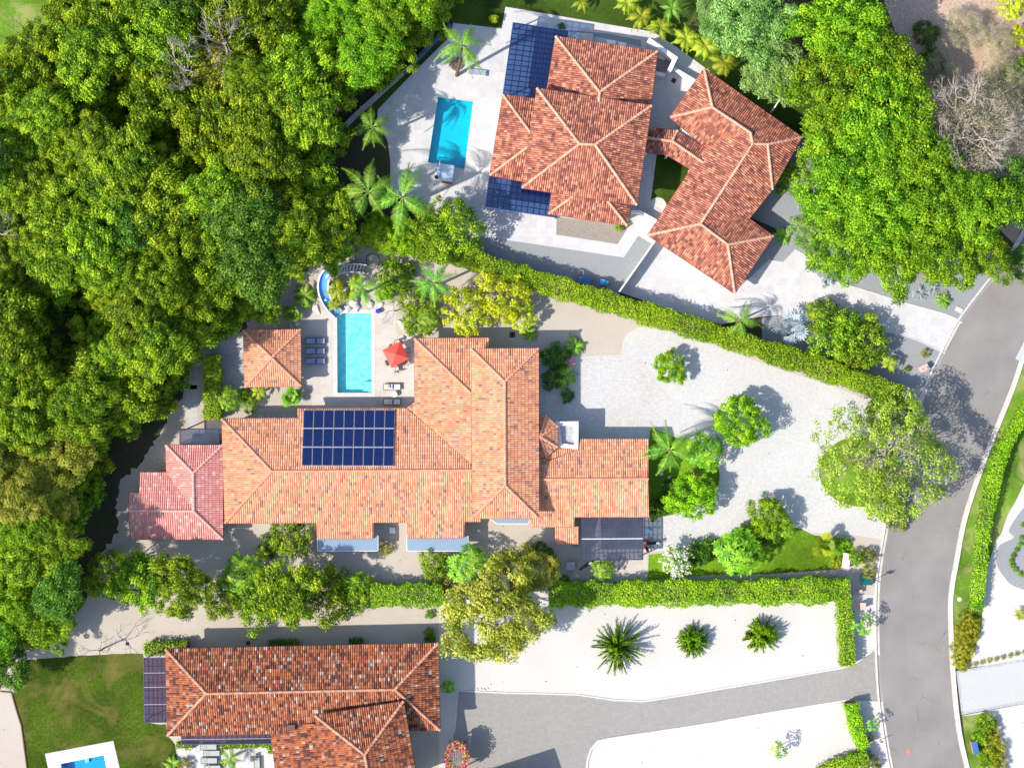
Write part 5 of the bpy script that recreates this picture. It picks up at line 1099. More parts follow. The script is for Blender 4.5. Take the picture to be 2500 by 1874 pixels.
# road side shrubs east
for k, (x, y, r) in enumerate([(2360, 1510, 22), (2375, 1525, 22), (2350, 1545, 24), (2372, 1552, 22), (2345, 1580, 24), (2362, 1590, 20), (2342, 1612, 20), (2350, 1625, 16)]):
    plant('croton', x, y, r, 'yellow-red croton above the concrete apron, ' + ORD[k] + ' down the clump', 'crotons above the apron')
for k, (x, y, r) in enumerate([(2410, 1768, 26), (2425, 1790, 24), (2396, 1800, 22), (2432, 1830, 28), (2415, 1850, 26), (2440, 1868, 26)]):
    plant('croton' if k % 2 else 'bush', x, y, r, ('yellow' if k % 2 else 'green') + ' shrub below the apron, ' + ORD[k] + ' down the clump', 'shrubs below the apron')
for k in range(9):
    plant('croton', 2364 + k * 17, 1625 - k * 4.2, 6.5, 'tiny red-yellow plant edging the concrete apron, ' + ORD[k] + ' from the kerb', 'row of tiny plants')
for k, (x, y) in enumerate(P('32', [(2205, 1180), (2190, 1290), (2180, 1345), (2150, 1390), (2120, 1440), (2105, 1480), (2110, 1520), (2140, 1555), (2180, 1590), (2215, 1600)])):
    plant('bush', x, y, 7, 'tiny round plant on the grey bed curve, ' + ORD[k] + ' from the top', 'plants in the curved grey bed')
plant('areca', 2490, 1500, 18, 'grassy plant on the white lot at the east edge')
for a in [('cycad', 421, 1864, 26, 'bright upright palm on the lawn edge at the bottom'), ('croton', 450, 1868, 20, 'round yellow-green shrub beside the bright palm'), ('palm', 562, 1852, 32, 'small feather palm between the grey loungers'), ('cycad', 545, 1862, 12, 'tiny plant beside the feather palm')]:
    plant(*a, **({'h': 1.6} if a[0] == 'palm' else {}))
# ================================================================== WATER SLIDE
Z4 = lambda x, y: (760 + x / 11.055, 600 + y / 11.055)
sl_ = empty('water_slide', at(800, 690), 'curved blue water slide with steps curling down into the turquoise pool', 'water slide')
cl = smooth([(*Z4(470, 745), 2.7), (*Z4(370, 860), 2.45), (*Z4(325, 1020), 2.1), (*Z4(325, 1200), 1.7), (*Z4(375, 1380), 1.3), (*Z4(470, 1560), .9), (*Z4(600, 1720), .5), (*Z4(735, 1850), .18)], 6)
C_ = [at(*p) for p in cl]
def sweep(pts, prof):
    mb = MB(); n = len(prof)
    for i, p in enumerate(pts):
        d = (pts[min(i + 1, len(pts) - 1)] - pts[max(i - 1, 0)]); d.z = 0; d.normalize(); s = Vector((-d.y, d.x, 0))
        mb.v += [tuple(p + s * a + Vector((0, 0, b))) for a, b in prof]
    for i in range(len(pts) - 1):
        for k in range(n - 1):
            a = i * n + k; mb.f.append((a, a + 1, a + 1 + n, a + n))
    return mb
plain('slide_blue', (.06, .26, .62), .3, .5, 0, .08); plain('rim_white', (.72, .68, .64), .5)
sweep(C_, [(-.47, .30), (-.42, .06), (-.25, -.03), (0, -.06), (.25, -.03), (.42, .06), (.47, .30)][::-1]).build('chute', MAT['slide_blue'], sl_, True)
for s in (-.53, .53): sweep(C_, [(s - .08, -.1), (s - .08, .34), (s + .08, .34), (s + .08, -.1)][::-1]).build('rim', MAT['rim_white'], sl_)
so = smooth([Z4(480, 650), Z4(700, 545), Z4(900, 490), Z4(1200, 478), Z4(1485, 512)], 6); si = smooth([Z4(600, 800), Z4(760, 738), Z4(920, 708), Z4(1160, 700), Z4(1420, 722)], 6)
N_ = len(so)
for k in range(13):
    t = k / 13 * (N_ - 1); t1 = (k + .62) / 13 * (N_ - 1); z = 2.6 - k * .19
    f = lambda L, q: (L[int(q)][0] + (L[min(int(q) + 1, N_ - 1)][0] - L[int(q)][0]) * (q % 1), L[int(q)][1] + (L[min(int(q) + 1, N_ - 1)][1] - L[int(q)][1]) * (q % 1))
    MB().prism([at(*f(si, t), z), at(*f(si, t1), z), at(*f(so, t1), z), at(*f(so, t), z)], .06).build('step', MAT['stone_cap'], sl_)
for L in (so, si): ribbon(MB(), [at(x, y, 1.5) for x, y in L], .12, 0, 1.0).build('side_wall', MAT['rim_white'], sl_)
MB().prism([at(*Z4(x, y), .05) for x, y in ((480, 650), (900, 490), (1480, 512), (1420, 722), (920, 708), (600, 800))], .04).build('under_floor', MAT['blue_steel'], sl_)
for x, y in ((1010, 800), (350, 1100), (420, 1480)):
    p = at(*Z4(x, y), 0); MB().tube([p, p + Vector((0, 0, 1.3))], .14, 10).build('support', MAT['stone_cap'], sl_)
gt = empty('handrail', at(*Z4(1650, 400)), 'black bent metal handrail at the foot of the slide steps', 'handrail')
L = [at(*Z4(x, y), 1.0) for x, y in smooth([(1500, 510), (1490, 320), (1560, 225), (1690, 215), (1800, 280), (1855, 390), (1780, 600)], 4)]
MB().tube(L, .05, 6).build('rail', MAT['dark_metal'], gt)
for p in (L[0], L[8], L[16], L[-1]): MB().tube([Vector((p.x, p.y, 0)), p], .03, 6).build('post', MAT['dark_metal'], gt)
MB().tube([at(*Z4(1520, 512), .9), at(*Z4(1760, 600), .9), at(*Z4(1930, 705), .9)], .03, 5).build('rail', MAT['dark_metal'], gt)

# ------------------------------------------------------------------ rocks
def rock_mesh(seed, flat=.6):
    import bmesh
    bm = bmesh.new(); bmesh.ops.create_icosphere(bm, subdivisions=3, radius=1); rg = random.Random(seed); pl = [(Vector((rg.gauss(0, 1), rg.gauss(0, 1), rg.gauss(0, 1))).normalized(), rg.uniform(.55, .9)) for _ in range(14)]
    for v in bm.verts:
        for n, d in pl:
            k = v.co.dot(n)
            if k > d: v.co -= n * (k - d) * .92
        v.co *= 1 + rg.uniform(-.02, .02); v.co.z = max(v.co.z * flat, -.15)
    me = bpy.data.meshes.new('rock'); bm.to_mesh(me); bm.free(); me.materials.append(MAT['rock']); return me
RK = [rock_mesh(i) for i in range(4)]
for i, (x, y, r, lab) in enumerate([(846, 708, 21, 'large pale rock at the back of the pool waterfall'), (862, 733, 18, 'pale rock above the pool edge beside the palm fronds'), (836, 733, 14, 'pale rock next to the slide chute'), (872, 750, 13, 'low pale rock at the pool edge'),
        (850, 751, 13, 'flat pale rock over the water'), (903, 742, 10, 'small pale stone on the pool corner'), (930, 745, 9, 'small pale stone behind the blue stool'), (992, 797, 17, 'big pale rock beside the red parasol'), (1003, 818, 11, 'rounded pale rock under the big one by the parasol'),
        (976, 786, 8, 'small stone above the big rock by the parasol'), (983, 826, 8, 'small stone below the big rock by the parasol'), (772, 752, 10, 'boulder between the spiky palm and the slide'), (779, 762, 6, 'small boulder beside the spiky palm'), (1613, 1157, 6.5, 'upper white boulder in the kerbed bed'),
        (1636, 1165, 5.5, 'second white boulder in the kerbed bed'), (1619, 1184, 5.5, 'lowest white boulder in the kerbed bed'), (2058, 1140, 10, 'white stone on the round lawn'), (725, 792, 6, 'grey stone above the pavilion roof'), (709, 796, 6, 'dark grey stone beside the pavilion roof')]):
    p = at(x, y, 0); o = link('boulder', RK[i % 4]); o.location = (p.x, p.y, .05); s = r * MPP; o.scale = (s, s * (1.0 + .25 * (i % 3 - 1)), s * (1.1 if r > 12 else .8)); o.rotation_euler.z = i * 1.7; tag(o, lab, 'rock')

# ------------------------------------------------------------------ loungers, table, parasol
plain('lounger_blue', (.05, .065, .16), .6); plain('pad_blue', (.28, .31, .42), .9); plain('pad_cream', (.70, .62, .52), .9); plain('pad_grey', (.36, .37, .35), .9, .2, 0, .05)
plain('towel_blue', (.01, .04, .45), .9); plain('sling', (.55, .48, .40), .9); plain('red_cloth', (.85, .085, .06), .7, .3, 0, .05); plain('dark_wood', (.06, .03, .025), .5)
def lounger(px, py, rz, label, group, frame='lounger_blue', pad='pad_blue', L=2.0, W=.66, towel=True, raised=.18):
    o = at(px, py, .35); t = empty('sun_lounger', (0, 0, 0), label, 'sun lounger', group); h = .32
    fr = MB()
    for s in (-1, 1): fr.bar((-L / 2, s * W / 2, h), (L / 2, s * W / 2, h), .06)
    for x in (-L / 2, L / 2): fr.bar((x, -W / 2, h), (x, W / 2, h), .06)
    fr.build('frame', MAT[frame], t)
    for x in (-L / 2 + .15, L / 2 - .15):
        for s in (-1, 1): MB().bar((x, s * W / 2, h), (x, s * W / 2, 0), .05).build('leg', MAT[frame], t)
    mb = MB(); xs = [-L / 2 + .04, -L / 2 + .7, -L / 2 + .72, L / 2 - .04]; zs = [h + raised, h + .03, h + .03, h + .03]; w = W / 2 - .05
    for k in (0, 2): mb.add([(xs[k], -w, zs[k]), (xs[k + 1], -w, zs[k + 1]), (xs[k + 1], w, zs[k + 1]), (xs[k], w, zs[k])] + [(xs[k], -w, zs[k] + .07), (xs[k + 1], -w, zs[k + 1] + .07), (xs[k + 1], w, zs[k + 1] + .07), (xs[k], w, zs[k] + .07)],
                            [(3, 2, 1, 0), (4, 5, 6, 7), (0, 1, 5, 4), (1, 2, 6, 5), (2, 3, 7, 6), (3, 0, 4, 7)])
    mb.build('cushion', MAT[pad], t)
    if towel: MB().tube([(.1, -.24, h + .14), (.1, .24, h + .14)], .07, 8).build('towel_roll', MAT['towel_blue'], t)
    t.location = (o.x, o.y, .0); t.rotation_euler.z = rz; return t
for k, y in enumerate((1250, 1335, 1421)):
    x_, y_ = P1('11', 518, y); lounger(x_, y_, 0, ['dark blue lounger in the shade, nearest the slide', 'dark blue lounger in the shade, middle of the three', 'dark blue lounger in the shade, nearest the long roof'][k], 'blue loungers in the pavilion shade', L=2.1)
lounger(*P1('12', 1165, 15), 0, 'cream lounger with a straw hat and blue towel by the pool', 'cream loungers by the pool', 'dark_wood', 'pad_cream', 1.85, .68)
lounger(*P1('12', 1165, 140), 0, 'cream lounger with blue towel nearest the long roof', 'cream loungers by the pool', 'dark_wood', 'pad_cream', 1.85, .68)
q = at(*P1('12', 1130, 14), .6); mb = MB().disc((q.x, q.y, .55), .24, .02, 18).disc((q.x, q.y, .57), .11, .1, 14, .09); solo(mb, 'straw_hat', MAT['sling'], (q.x, q.y, .55), 'straw hat lying on the cream lounger', 'hat')
def round_table(px, py, r, h, label, mat='wood'):
    o = at(px, py, h); t = empty('round_table', (o.x, o.y, 0), label, 'table')
    MB().disc((o.x, o.y, h - .04), r, .04, 24).build('tabletop', MAT[mat], t); MB().tube([(o.x, o.y, 0), (o.x, o.y, h - .03)], .05, 8).build('pedestal', MAT['dark_metal'], t); MB().disc((o.x, o.y, 0), r * .5, .03, 16).build('foot', MAT['dark_metal'], t); return t
round_table(*P1('12', 1183, 77), .33, .5, 'small round side table between the cream loungers', 'pad_cream'); MB()
round_table(975, 877, .78, .74, 'round dark dining table under the red parasol', 'dark_wood')
def chair(px, py, rz, label, group='metal chairs round the dining table'):
    o = at(px, py, .45); t = empty('garden_chair', (0, 0, 0), label, 'chair', group); w = .27
    MB().box((0, 0, .43), (.5, .5, .03)).build('seat', MAT['sling'], t)
    MB().box((-.27, 0, .68), (.03, .5, .45)).build('backrest', MAT['sling'], t)
    fr = MB()
    for s in (-1, 1): fr.tube([(.3, s * w, .62), (-.3, s * w, .62)], .022, 6); fr.tube([(-.26, s * w, .43), (-.32, s * w, .95)], .022, 6)
    fr.tube([(-.32, -w, .95), (-.32, w, .95)], .022, 6); fr.tube([(.28, -w, .43), (.28, w, .43)], .022, 6); fr.build('frame', MAT['dark_metal'], t)
    for x in (-.26, .28):
        for s in (-1, 1): MB().tube([(x, s * w, .62), (x, s * w, 0)], .022, 6).build('leg', MAT['dark_metal'], t)
    t.location = (o.x, o.y, 0); t.rotation_euler.z = rz; return t
for x, y, a, lab in [(970, 837, -1.57, 'metal sling chair sticking out above the red parasol'), (968, 902, 1.57, 'metal sling chair sticking out below the red parasol'), (994, 856, 3.3, 'dark metal chair at the villa side of the red parasol'),
                     (992, 884, 2.7, 'metal chair by the lower villa-side corner of the red parasol'), (949, 884, .4, 'metal chair on the pool side, mostly under the red parasol'), (956, 848, -.6, 'metal chair at the upper pool side of the red parasol')]: chair(x, y, a, lab)
cn = [at(933.4, 854.7, 2.3), at(976.9, 833.2, 2.3), at(999, 875.5, 2.3), at(955.5, 897.9, 2.3)]; apx = at(965.6, 864.1, 2.95)
um = empty('parasol', (apx.x, apx.y, 0), 'square red parasol open over the poolside dining table', 'parasol')
mb = MB(); mb.add(cn + [apx], [(1, 0, 4), (2, 1, 4), (3, 2, 4), (0, 3, 4)]); dn = [p - Vector((0, 0, .14)) for p in cn]; mb.add(cn + dn, [(i, (i + 1) % 4, (i + 1) % 4 + 4, i + 4) for i in range(4)]); mb.build('canopy', MAT['red_cloth'], um)
MB().tube([(apx.x, apx.y, 0), apx + Vector((0, 0, .08))], .03, 8).build('pole', MAT['dark_metal'], um); MB().disc((apx.x, apx.y, 0), .3, .08, 18).build('foot', MAT['grey_concrete'], um)
for p in cn: MB().bar(apx - Vector((0, 0, .06)), p - Vector((0, 0, .04)), .025).build('rib', MAT['wood'], um)
q = at(*P1('11', 1047, 999), .4); solo(MB().disc((q.x, q.y, 0), .24, .42, 12, .27).box((q.x, q.y, .44), (.42, .42, .05), .4), 'stool', MAT['towel_blue'], (q.x, q.y, 0), 'bright blue stool on the deck beside the pool corner', 'stool')
# patio of the weathered house
Z7 = lambda x, y: (410 + x / 5.52, 1790 + y / 5.52)
for k, (x, y, a) in enumerate([(548, 178, 0), (590, 262, 0), (555, 362, 0), (600, 462, 0), (1203, 430, 1.6), (800, 500, 1.3)]):
    lounger(*Z7(x, y), a, ['grey lounger half under the long pergola edge', 'grey lounger, second below the long pergola', 'grey lounger crossed by a thin shadow', 'grey lounger at the bottom edge near the lawn palm', 'upright-turned grey lounger beside the red-framed chair', 'grey lounger cut by the bottom edge beside the small palm'][k],
            'grey loungers on the patio', 'dark_metal', 'pad_grey', 1.8, .66, False, .1)
chair(*Z7(1162, 328), .2, 'red-framed chair on the weathered house patio', None)
# stone block with the cantilever pole at the deep blue pool
Z8 = lambda x, y: (1040 + x / 9.52, 360 + y / 9.52)
bl = [at(*Z8(x, y), 1.2) for x, y in ((215, 355), (660, 420), (610, 800), (178, 750))]; c = sum(bl, Vector()) / 4
plain('pale_blue_slab', (.46, .55, .64), .35, .5, 0, .2, .8)
bt = empty('pool_bar', (c.x, c.y, 0), 'pale blue stone block standing half over the deep blue pool', 'pool bar'); MB().prism(bl[::-1], .12).build('counter_top', MAT['pale_blue_slab'], bt)
MB().prism([p - Vector((0, 0, .12)) for p in inset(bl, .06)], 1.65).build('block', MAT['white_wall'], bt); MB().prism([at(*Z8(x, y), .5) for x, y in ((375, 775), (600, 805), (590, 850), (370, 820))], .5).build('bench', MAT['gutter_red'], bt)
MB().tube([at(*Z8(320, 320), 1.4), at(*Z8(290, 770), 1.4)], .035, 6).build('towel_rail', MAT['white_paint'], bt); q = at(*Z8(240, 695), 1.4)
solo(MB().disc((q.x, q.y, 1.2), .17, .3, 10, .2).box((q.x, q.y, 1.52), (.3, .42, .06), .2), 'ice_bucket', MAT['dark_metal'], (q.x, q.y, 1.2), 'black bucket on the corner of the pale blue block', 'bucket')
x_, y_ = P1('10', 1880, 615); lounger(x_, y_, -.1, 'white lounger partly under the leaning terrace palm', None, 'white_paint', 'pad_blue', 2.0, .6, False)
# pebble ring of the leaning palm
q = at(1115, 156, .1); plain('pebbles', (.16, .11, .09), .9, .1, 0, .5, 9)
solo(ribbon(MB(), [(q.x + .62 * math.cos(a), q.y + .62 * math.sin(a)) for a in [k * math.pi / 12 for k in range(24)]], .28, 0, .18, True).disc((q.x, q.y, 0), .5, .08, 20), 'pebble_ring', MAT['pebbles'], (q.x, q.y, 0), 'round pebble ring at the foot of the leaning terrace palm', 'planter')

# ------------------------------------------------------------------ motorbikes
plain('bike_red', (.62, .02, .03), .3, .5, .1); plain('bike_white', (.7, .7, .72), .3); plain('tyre', (.015, .015, .015), .8)
def motorbike(p0, p1, label, body, seat='tyre', cowl='bike_white'):
    a, b = at(*p0, .5), at(*p1, .5); d = b - a; rz = math.atan2(d.y, d.x); t = empty('motorbike', (0, 0, 0), label, 'motorbike'); hw = .62
    for x in (-hw, hw):
        w = [Vector((x + .29 * math.cos(k * math.pi / 8), 0, .30 + .29 * math.sin(k * math.pi / 8))) for k in range(17)]; o = MB().tube(w, .05, 6, False).build('wheel', MAT['tyre'], t)
        MB().tube([(x, -.05, .3), (x, .05, .3)], .16, 10).build('rim', MAT['bike_white'], o)
    MB().tube([(-.62, 0, .62), (-.3, 0, .55), (.05, 0, .45), (.35, 0, .6), (.5, 0, .85)], [.09, .17, .16, .14, .08], 8).build('body', MAT[body], t, True)
    MB().tube([(-.7, 0, .78), (-.35, 0, .76), (.02, 0, .74), (.12, 0, .72)], [.08, .14, .13, .06], 8).build('seat', MAT[seat], t, True)
    MB().tube([(.5, 0, .95), (.62, 0, .78), (.66, 0, .55)], [.12, .16, .06], 8).build('front_cowl', MAT[cowl], t, True); MB().tube([(.6, 0, .3), (.5, 0, .95)], .035, 6).build('fork', MAT['dark_metal'], t)
    MB().tube([(.36, -.34, 1.0), (.48, -.12, 1.02), (.48, .12, 1.02), (.36, .34, 1.0)], .02, 6).build('handlebar', MAT['dark_metal'], t); MB().tube([(.70, 0, .86), (.74, 0, .86)], [.08, .07], 10).build('headlight', MAT['white_paint'], t)
    for s in (-1, 1): MB().tube([(.42, s * .3, 1.0), (.38, s * .36, 1.14)], .012, 5).tube([(.38, s * .36, 1.14), (.4, s * .36, 1.15)], .05, 8).build('mirror', MAT['dark_metal'], t)
    MB().box((-.78, 0, .68), (.1, .14, .07)).build('tail_light', MAT['bike_red'], t)
    t.location = ((a.x + b.x) / 2, (a.y + b.y) / 2, 0); t.rotation_euler.z = rz; return t
motorbike((1575, 1327), (1611, 1324), 'black and white motorbike parked beside the smoked carport', 'tyre'); motorbike((1414, 1391), (1448, 1369), 'dark motorbike with red tail below the smoked carport', 'dark_metal')
def helmet(px, py, z, mat, label):
    q = at(px, py, z); o = solo(MB().disc((q.x, q.y, z - .1), .13, .08, 14, .16).disc((q.x, q.y, z - .02), .16, .08, 14, .14).disc((q.x, q.y, z + .06), .14, .05, 14, .07), 'helmet', MAT[mat], (q.x, q.y, z - .1), label, 'helmet'); return o
mt = empty('red_scooter', (0, 0, 0), 'red scooter with white and blue front beside the black motorbike', 'scooter'); mt.name = 'scooter'; ORG['scooter'] = Vector()
for x in (-.5, .5): MB().tube([Vector((x + .2 * math.cos(k * math.pi / 6), 0, .22 + .2 * math.sin(k * math.pi / 6))) for k in range(13)], .05, 6, False).build('wheel', MAT['tyre'], mt)
MB().tube([(-.55, 0, .6), (-.2, 0, .5), (.1, 0, .25), (.35, 0, .4), (.42, 0, .8)], [.15, .17, .1, .14, .12], 8).build('body', MAT['bike_red'], mt, True); MB().tube([(-.5, 0, .72), (-.05, 0, .68)], [.13, .1], 8).build('seat', MAT['tyre'], mt)
MB().tube([(.4, 0, .85), (.5, 0, .7)], [.17, .12], 8).build('front_cowl', MAT['bike_white'], mt); MB().tube([(.34, -.3, .95), (.4, 0, .98), (.34, .3, .95)], .02, 6).build('handlebar', MAT['dark_metal'], mt)
q = at(1577, 1333, .3); mt.location = (q.x, q.y, 0); mt.rotation_euler.z = 1.9
q = at(1580, 1320, .3)
solo(MB().disc((q.x, q.y, 0), .2, .5, 12, .24).disc((q.x, q.y, .5), .26, .05, 14, .2), 'red_bin', MAT['bike_red'], (q.x, q.y, 0), 'bright red bin behind the parked motorbike', 'bin').name = 'bin'
q = at(1584, 1294, .3); solo(MB().disc((q.x, q.y, 0), .16, .3, 14, .2), 'bucket', plain('bucket_blue', (.15, .5, .75), .4), (q.x, q.y, 0), 'light blue bucket in the shade beside the carport', 'bucket')
# ------------------------------------------------------------------ boxes, covers, signs
plain('pink_stone', (.62, .38, .33), .8); plain('teal_box', (.005, .09, .10), .5, .4); plain('iron', (.03, .03, .03), .7); plain('blue_panel', (.05, .14, .30), .25); plain('rust', (.42, .17, .13), .9); plain('green_pot', (.02, .32, .2), .5)
def block(name, px, py, w, d, h, mat, label, cat, rz=0.0, lid=None, z0=0.0):
    q = at(px, py, h); t = empty(name, (q.x, q.y, z0), label, cat); MB().box((q.x, q.y, z0 + h / 2), (w, d, h), rz).build('body', MAT[mat], t); MB().box((q.x, q.y, z0 + h + .025), (w + .08, d + .08, .05), rz).build('lid', MAT[lid or mat], t); return t
block('bin_shelter', 2066, 1368, .72, 1.55, .55, 'bike_red', 'white flat lid with red sides next to the yellow fan palm', 'shelter', -.14, 'white_paint')
block('utility_box', 2116.5, 1414, 1.2, 1.12, .35, 'teal_box', 'dark teal utility box beside the road below the dry shrub', 'utility box'); block('meter_pillar', 2107.5, 1479, .5, .66, .95, 'pink_stone', 'pinkish meter pillar between hedge and road', 'pillar')
block('meter_pillar', 2101, 1443, .3, .34, .5, 'pink_stone', 'small pale pink pillar right at the hedge end', 'pillar'); block('utility_box', 2256.6, 898, .9, .6, .7, 'pink_stone', 'pink-topped box in the shaded corner by the road', 'utility box', .5)
block('utility_box', 2381, 1824.5, .55, 1.35, .8, 'rust', 'blue-topped box in the verge at the bottom by the road', 'utility box', .2, 'blue_panel'); block('utility_box', 2080, 1500, .3, .7, .5, 'teal_box', 'narrow teal box tucked against the short hedge', 'utility box')
block('air_conditioner', 1393, 1381, .95, .78, .75, 'grey_concrete', 'grey air conditioner box on dark ground below the carport', 'air conditioner')
block('air_conditioner', 1492, 104, .9, .4, .6, 'white_paint', 'white air conditioner unit above the upper hip roof', 'air conditioner', -.14); block('air_conditioner', 1519, 109, .8, .4, .6, 'white_paint', 'second white air conditioner unit nearer the angled wall', 'air conditioner', -.14)
block('service_slab', 1427, 90, 1.75, .7, .5, 'stone_cap', 'pale slab table above the upper hip roof', 'slab', -.1); block('bench', 1616, 138, .85, .55, .5, 'stone_cap', 'pale rectangular bench on the small brown patio', 'bench', -.55)
block('garden_table', 1428.7, 684, 1.3, .75, .7, 'blue_panel', 'dark blue table in the shade of the long hedge', 'table', -.25); block('wheelie_bin', 1471, 688.5, .42, .5, .9, 'blue_panel', 'blue wheeled bin beside the green one', 'bin', -.2, 'slide_blue'); block('wheelie_bin', 1479.5, 691, .38, .42, .8, 'teal_box', 'green wheeled bin beside the blue one', 'bin', -.2, 'green_pot')
block('service_box', 958, 1294, .55, .55, .15, 'white_paint', 'white square cover between the two blue awnings', 'cover'); block('service_box', 1169, 1294.6, .28, .2, .15, 'white_paint', 'tiny white cover below the tall roof', 'cover')
block('concrete_cover', 2341, 756, .75, .45, .06, 'stone_cap', 'white concrete cover on the grey gravel by the road', 'cover', -.5)
for k, (x, y, s, lab, rz) in enumerate([(1250.7, 817, .6, 'dark square drain grate above the tall roof', 0), (310.6, 1570.6, .34, 'small dark drain grate on the gravel strip', 0), (606, 1569, .42, 'dark drain grate in the shade of the weathered roof', 0), (1645, 197, .5, 'dark square drain grate between the north roofs', -.55),
        (1664, 182, .3, 'small slot vent in the low white wall', -.55), (1681, 194, .3, 'second slot vent in the low white wall', -.55)]):
    q = at(x, y, 0); mb = MB().box((q.x, q.y, .035), (s, s * (1 if k < 4 else .45), .03), rz)
    R_ = Matrix.Rotation(rz, 3, 'Z')
    for j in range(5): c = R_ @ Vector(((j - 2) * s / 5.5, 0, 0)); mb.box((q.x + c.x, q.y + c.y, .055), (s / 14, s * (.94 if k < 4 else .4), .02), rz)
    solo(mb, 'drain_grate', MAT['iron'], (q.x, q.y, (0.02 if k < 4 else 1.1)), lab, 'drain')
    if k >= 4: bpy.data.objects[[o.name for o in COL.objects if o.name.startswith('drain_grate')][-1]].location.z = 1.1
q = at(2217.5, 1834, 0); solo(MB().disc((q.x, q.y, .0), .33, .022, 24).disc((q.x, q.y, .022), .27, .006, 20), 'manhole_cover', MAT['rust'], (q.x, q.y, 0), 'round reddish manhole cover in the road', 'manhole cover')
q = at(2342, 1462, 0); solo(MB().disc((q.x, q.y, .0), .24, .06, 20), 'round_cover', MAT['stone_cap'], (q.x, q.y, 0), 'round pale concrete cover on the verge', 'cover')
q = at(1345.6, 858, 0); solo(MB().tube([(q.x + .24 * math.cos(k * math.pi / 8), q.y + .24 * math.sin(k * math.pi / 8), .1) for k in range(17)], .08, 6, False), 'hose_reel', MAT['teal_box'], (q.x, q.y, 0), 'dark coiled hose beside the tall roof corner', 'hose')
for k in range(3):
    q = at(1398 + 6.5 * k, 1329, .3); solo(MB().disc((q.x, q.y, 0), .1, .28, 10, .14), 'plant_pot', MAT['green_pot'], (q.x, q.y, 0), ['green pot under the low tile roof, towards the yellow-olive tree', 'green pot under the low tile roof, between two others', 'green pot under the low tile roof, beside the carport'][k], 'pot', 'green pots')
b = at(2135, 1413, 0); sg = empty('road_sign', b, 'dark roadside post with a square plate by the teal utility box', 'sign')
MB().tube([b, b + Vector((0, 0, 2.35))], .045, 8).build('post', MAT['dark_metal'], sg); MB().box(b + Vector((0, 0, 1.75)), (.5, .05, .5), -.4).build('plate', MAT['dark_metal'], sg)
b = at(2148, 1805, 0); sg = empty('road_sign', b, 'slim dark post at the kerb by the lower hedge', 'sign'); MB().tube([b, b + Vector((0, 0, 1.2))], .04, 8).build('post', MAT['dark_metal'], sg); MB().box(b + Vector((0, 0, 1.1)), (.3, .04, .3), .5).build('plate', MAT['dark_metal'], sg)
# stepping stones
st = [P1('12', *p) for p in ((62, 262), (122, 265), (168, 265), (214, 264), (258, 264), (300, 263), (336, 263), (65, 210), (82, 166), (105, 122), (130, 75))]
for k, (x, y) in enumerate(st):
    q = at(x, y, 0); s = .34 if 0 < k < 7 else .62
    solo(MB().box((q.x, q.y, .03), (s, .36 if k < 7 else .34, .05), .05), 'stepping_stone', MAT['stone_cap'], (q.x, q.y, .005), 'pale stepping stone along the upper eave of the long roof, ' + ['first', 'second', 'third', 'fourth', 'fifth', 'sixth', 'seventh'][k] + ' from west' if k < 7 else 'pale stepping stone leading up to the pavilion, ' + ['first', 'second', 'third', 'fourth'][k - 7] + ' from the eave row', 'paving stone', 'stones along the eave' if k < 7 else 'stones towards the pavilion')
q = at(1606, 503, 0); solo(MB().disc((q.x, q.y, .0), .95, .05, 32), 'round_paving', MAT['stone_cap'], (q.x, q.y, 0), 'round pale paving disc at the end of the courtyard lawn', 'paving')
q = at(1596, 520, 0); solo(MB().disc((q.x, q.y, .0), .75, .07, 32), 'round_paving', MAT['pale_stone'], (q.x, q.y, 0), 'second paving disc overlapping the round pale one', 'paving')
sheet('grey_bed', P('20', [(505, 262), (850, 330), (1130, 395), (1120, 340), (840, 285), (520, 255)]), .03, MAT['grey_gravel'])
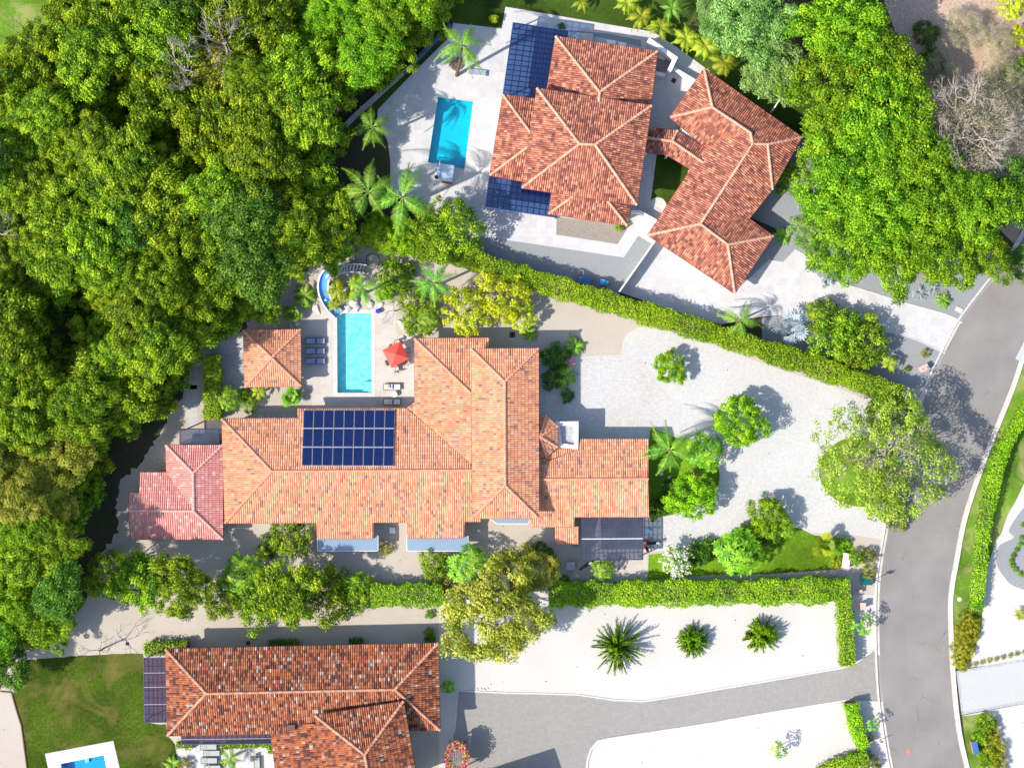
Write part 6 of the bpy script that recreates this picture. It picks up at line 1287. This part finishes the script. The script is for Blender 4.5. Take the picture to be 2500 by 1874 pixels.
# bougainvillea arbour over the drive entrance
b = at(1117, 1838, 0); ar = empty('flower_arbour', b, 'grey timber arbour ringed with pink flowers at the end of the weathered house', 'arbour')
for sx in (-.85, .85):
    for sy in (-1.35, 1.35): MB().bar(b + Vector((sx, sy, 0)), b + Vector((sx, sy, 2.5)), .12).build('post', MAT['wood'], ar)
plain('old_timber', (.20, .16, .15), .95, .1, 0, .3, 5)
for k in range(8): MB().bar(b + Vector((-.85 + k * .24, -1.55, 2.55)), b + Vector((-.85 + k * .24, 1.55, 2.55)), .19, .05).build('slat', MAT['old_timber'], ar)
rg_ = np.random.default_rng(3); an_ = rg_.uniform(0, 6.283, 980); pp_ = np.stack([1.15 * np.cos(an_) * rg_.uniform(.5, 1.3, 980) ** .8, 1.65 * np.sin(an_) * rg_.uniform(.5, 1.25, 980) ** .8, rg_.uniform(2.3, 2.9, 980)], 1)
V, F = leaves_np(rg_, pp_[:560], np.tile([0, 0, 1.], (560, 1)) + rg_.normal(size=(560, 3)) * .5, .2, .8); link('blossom', mesh_np('blossom', V, F, 'flower_pink', rg_.random(560)), ar)
V, F = leaves_np(rg_, pp_[560:], np.tile([0, 0, 1.], (420, 1)) + rg_.normal(size=(420, 3)) * .5, .22, .6); link('leaves', mesh_np('leaves', V, F, 'leaf_olive', rg_.random(420)), ar)
q = at(1562, 1158, 0); pk = dots('blossom', 8, [(0, 0, .6), (.3, .1, .7), (-.2, .3, .6), (.5, -.2, .6)], .16, 'flower_pink', 9, .25)
for x, y, lab in ((1695, 1158, 'pink flowers in the kerbed bed under the plumeria'), (1389, 881, 'pink flowers in the dark bushes east of the tall roof')):
    c = at(x, y, .6); o = link('pink_flowers', pk); o.location = (c.x, c.y, 0.35); tag(o, lab, 'flowers')
for k in range(5):
    c = at(1157 + k * 8.5, 1680 + (k % 2) * 1.5, 0); o = link('small_stone', RK[k % 4]); o.location = (c.x, c.y, .03); o.scale = (.16, .14, .14); tag(o, 'small orange-brown stone at the head of the paved drive, ' + ['first', 'second', 'third', 'fourth', 'fifth'][k] + ' from the house', 'stone', 'stones at the drive head')
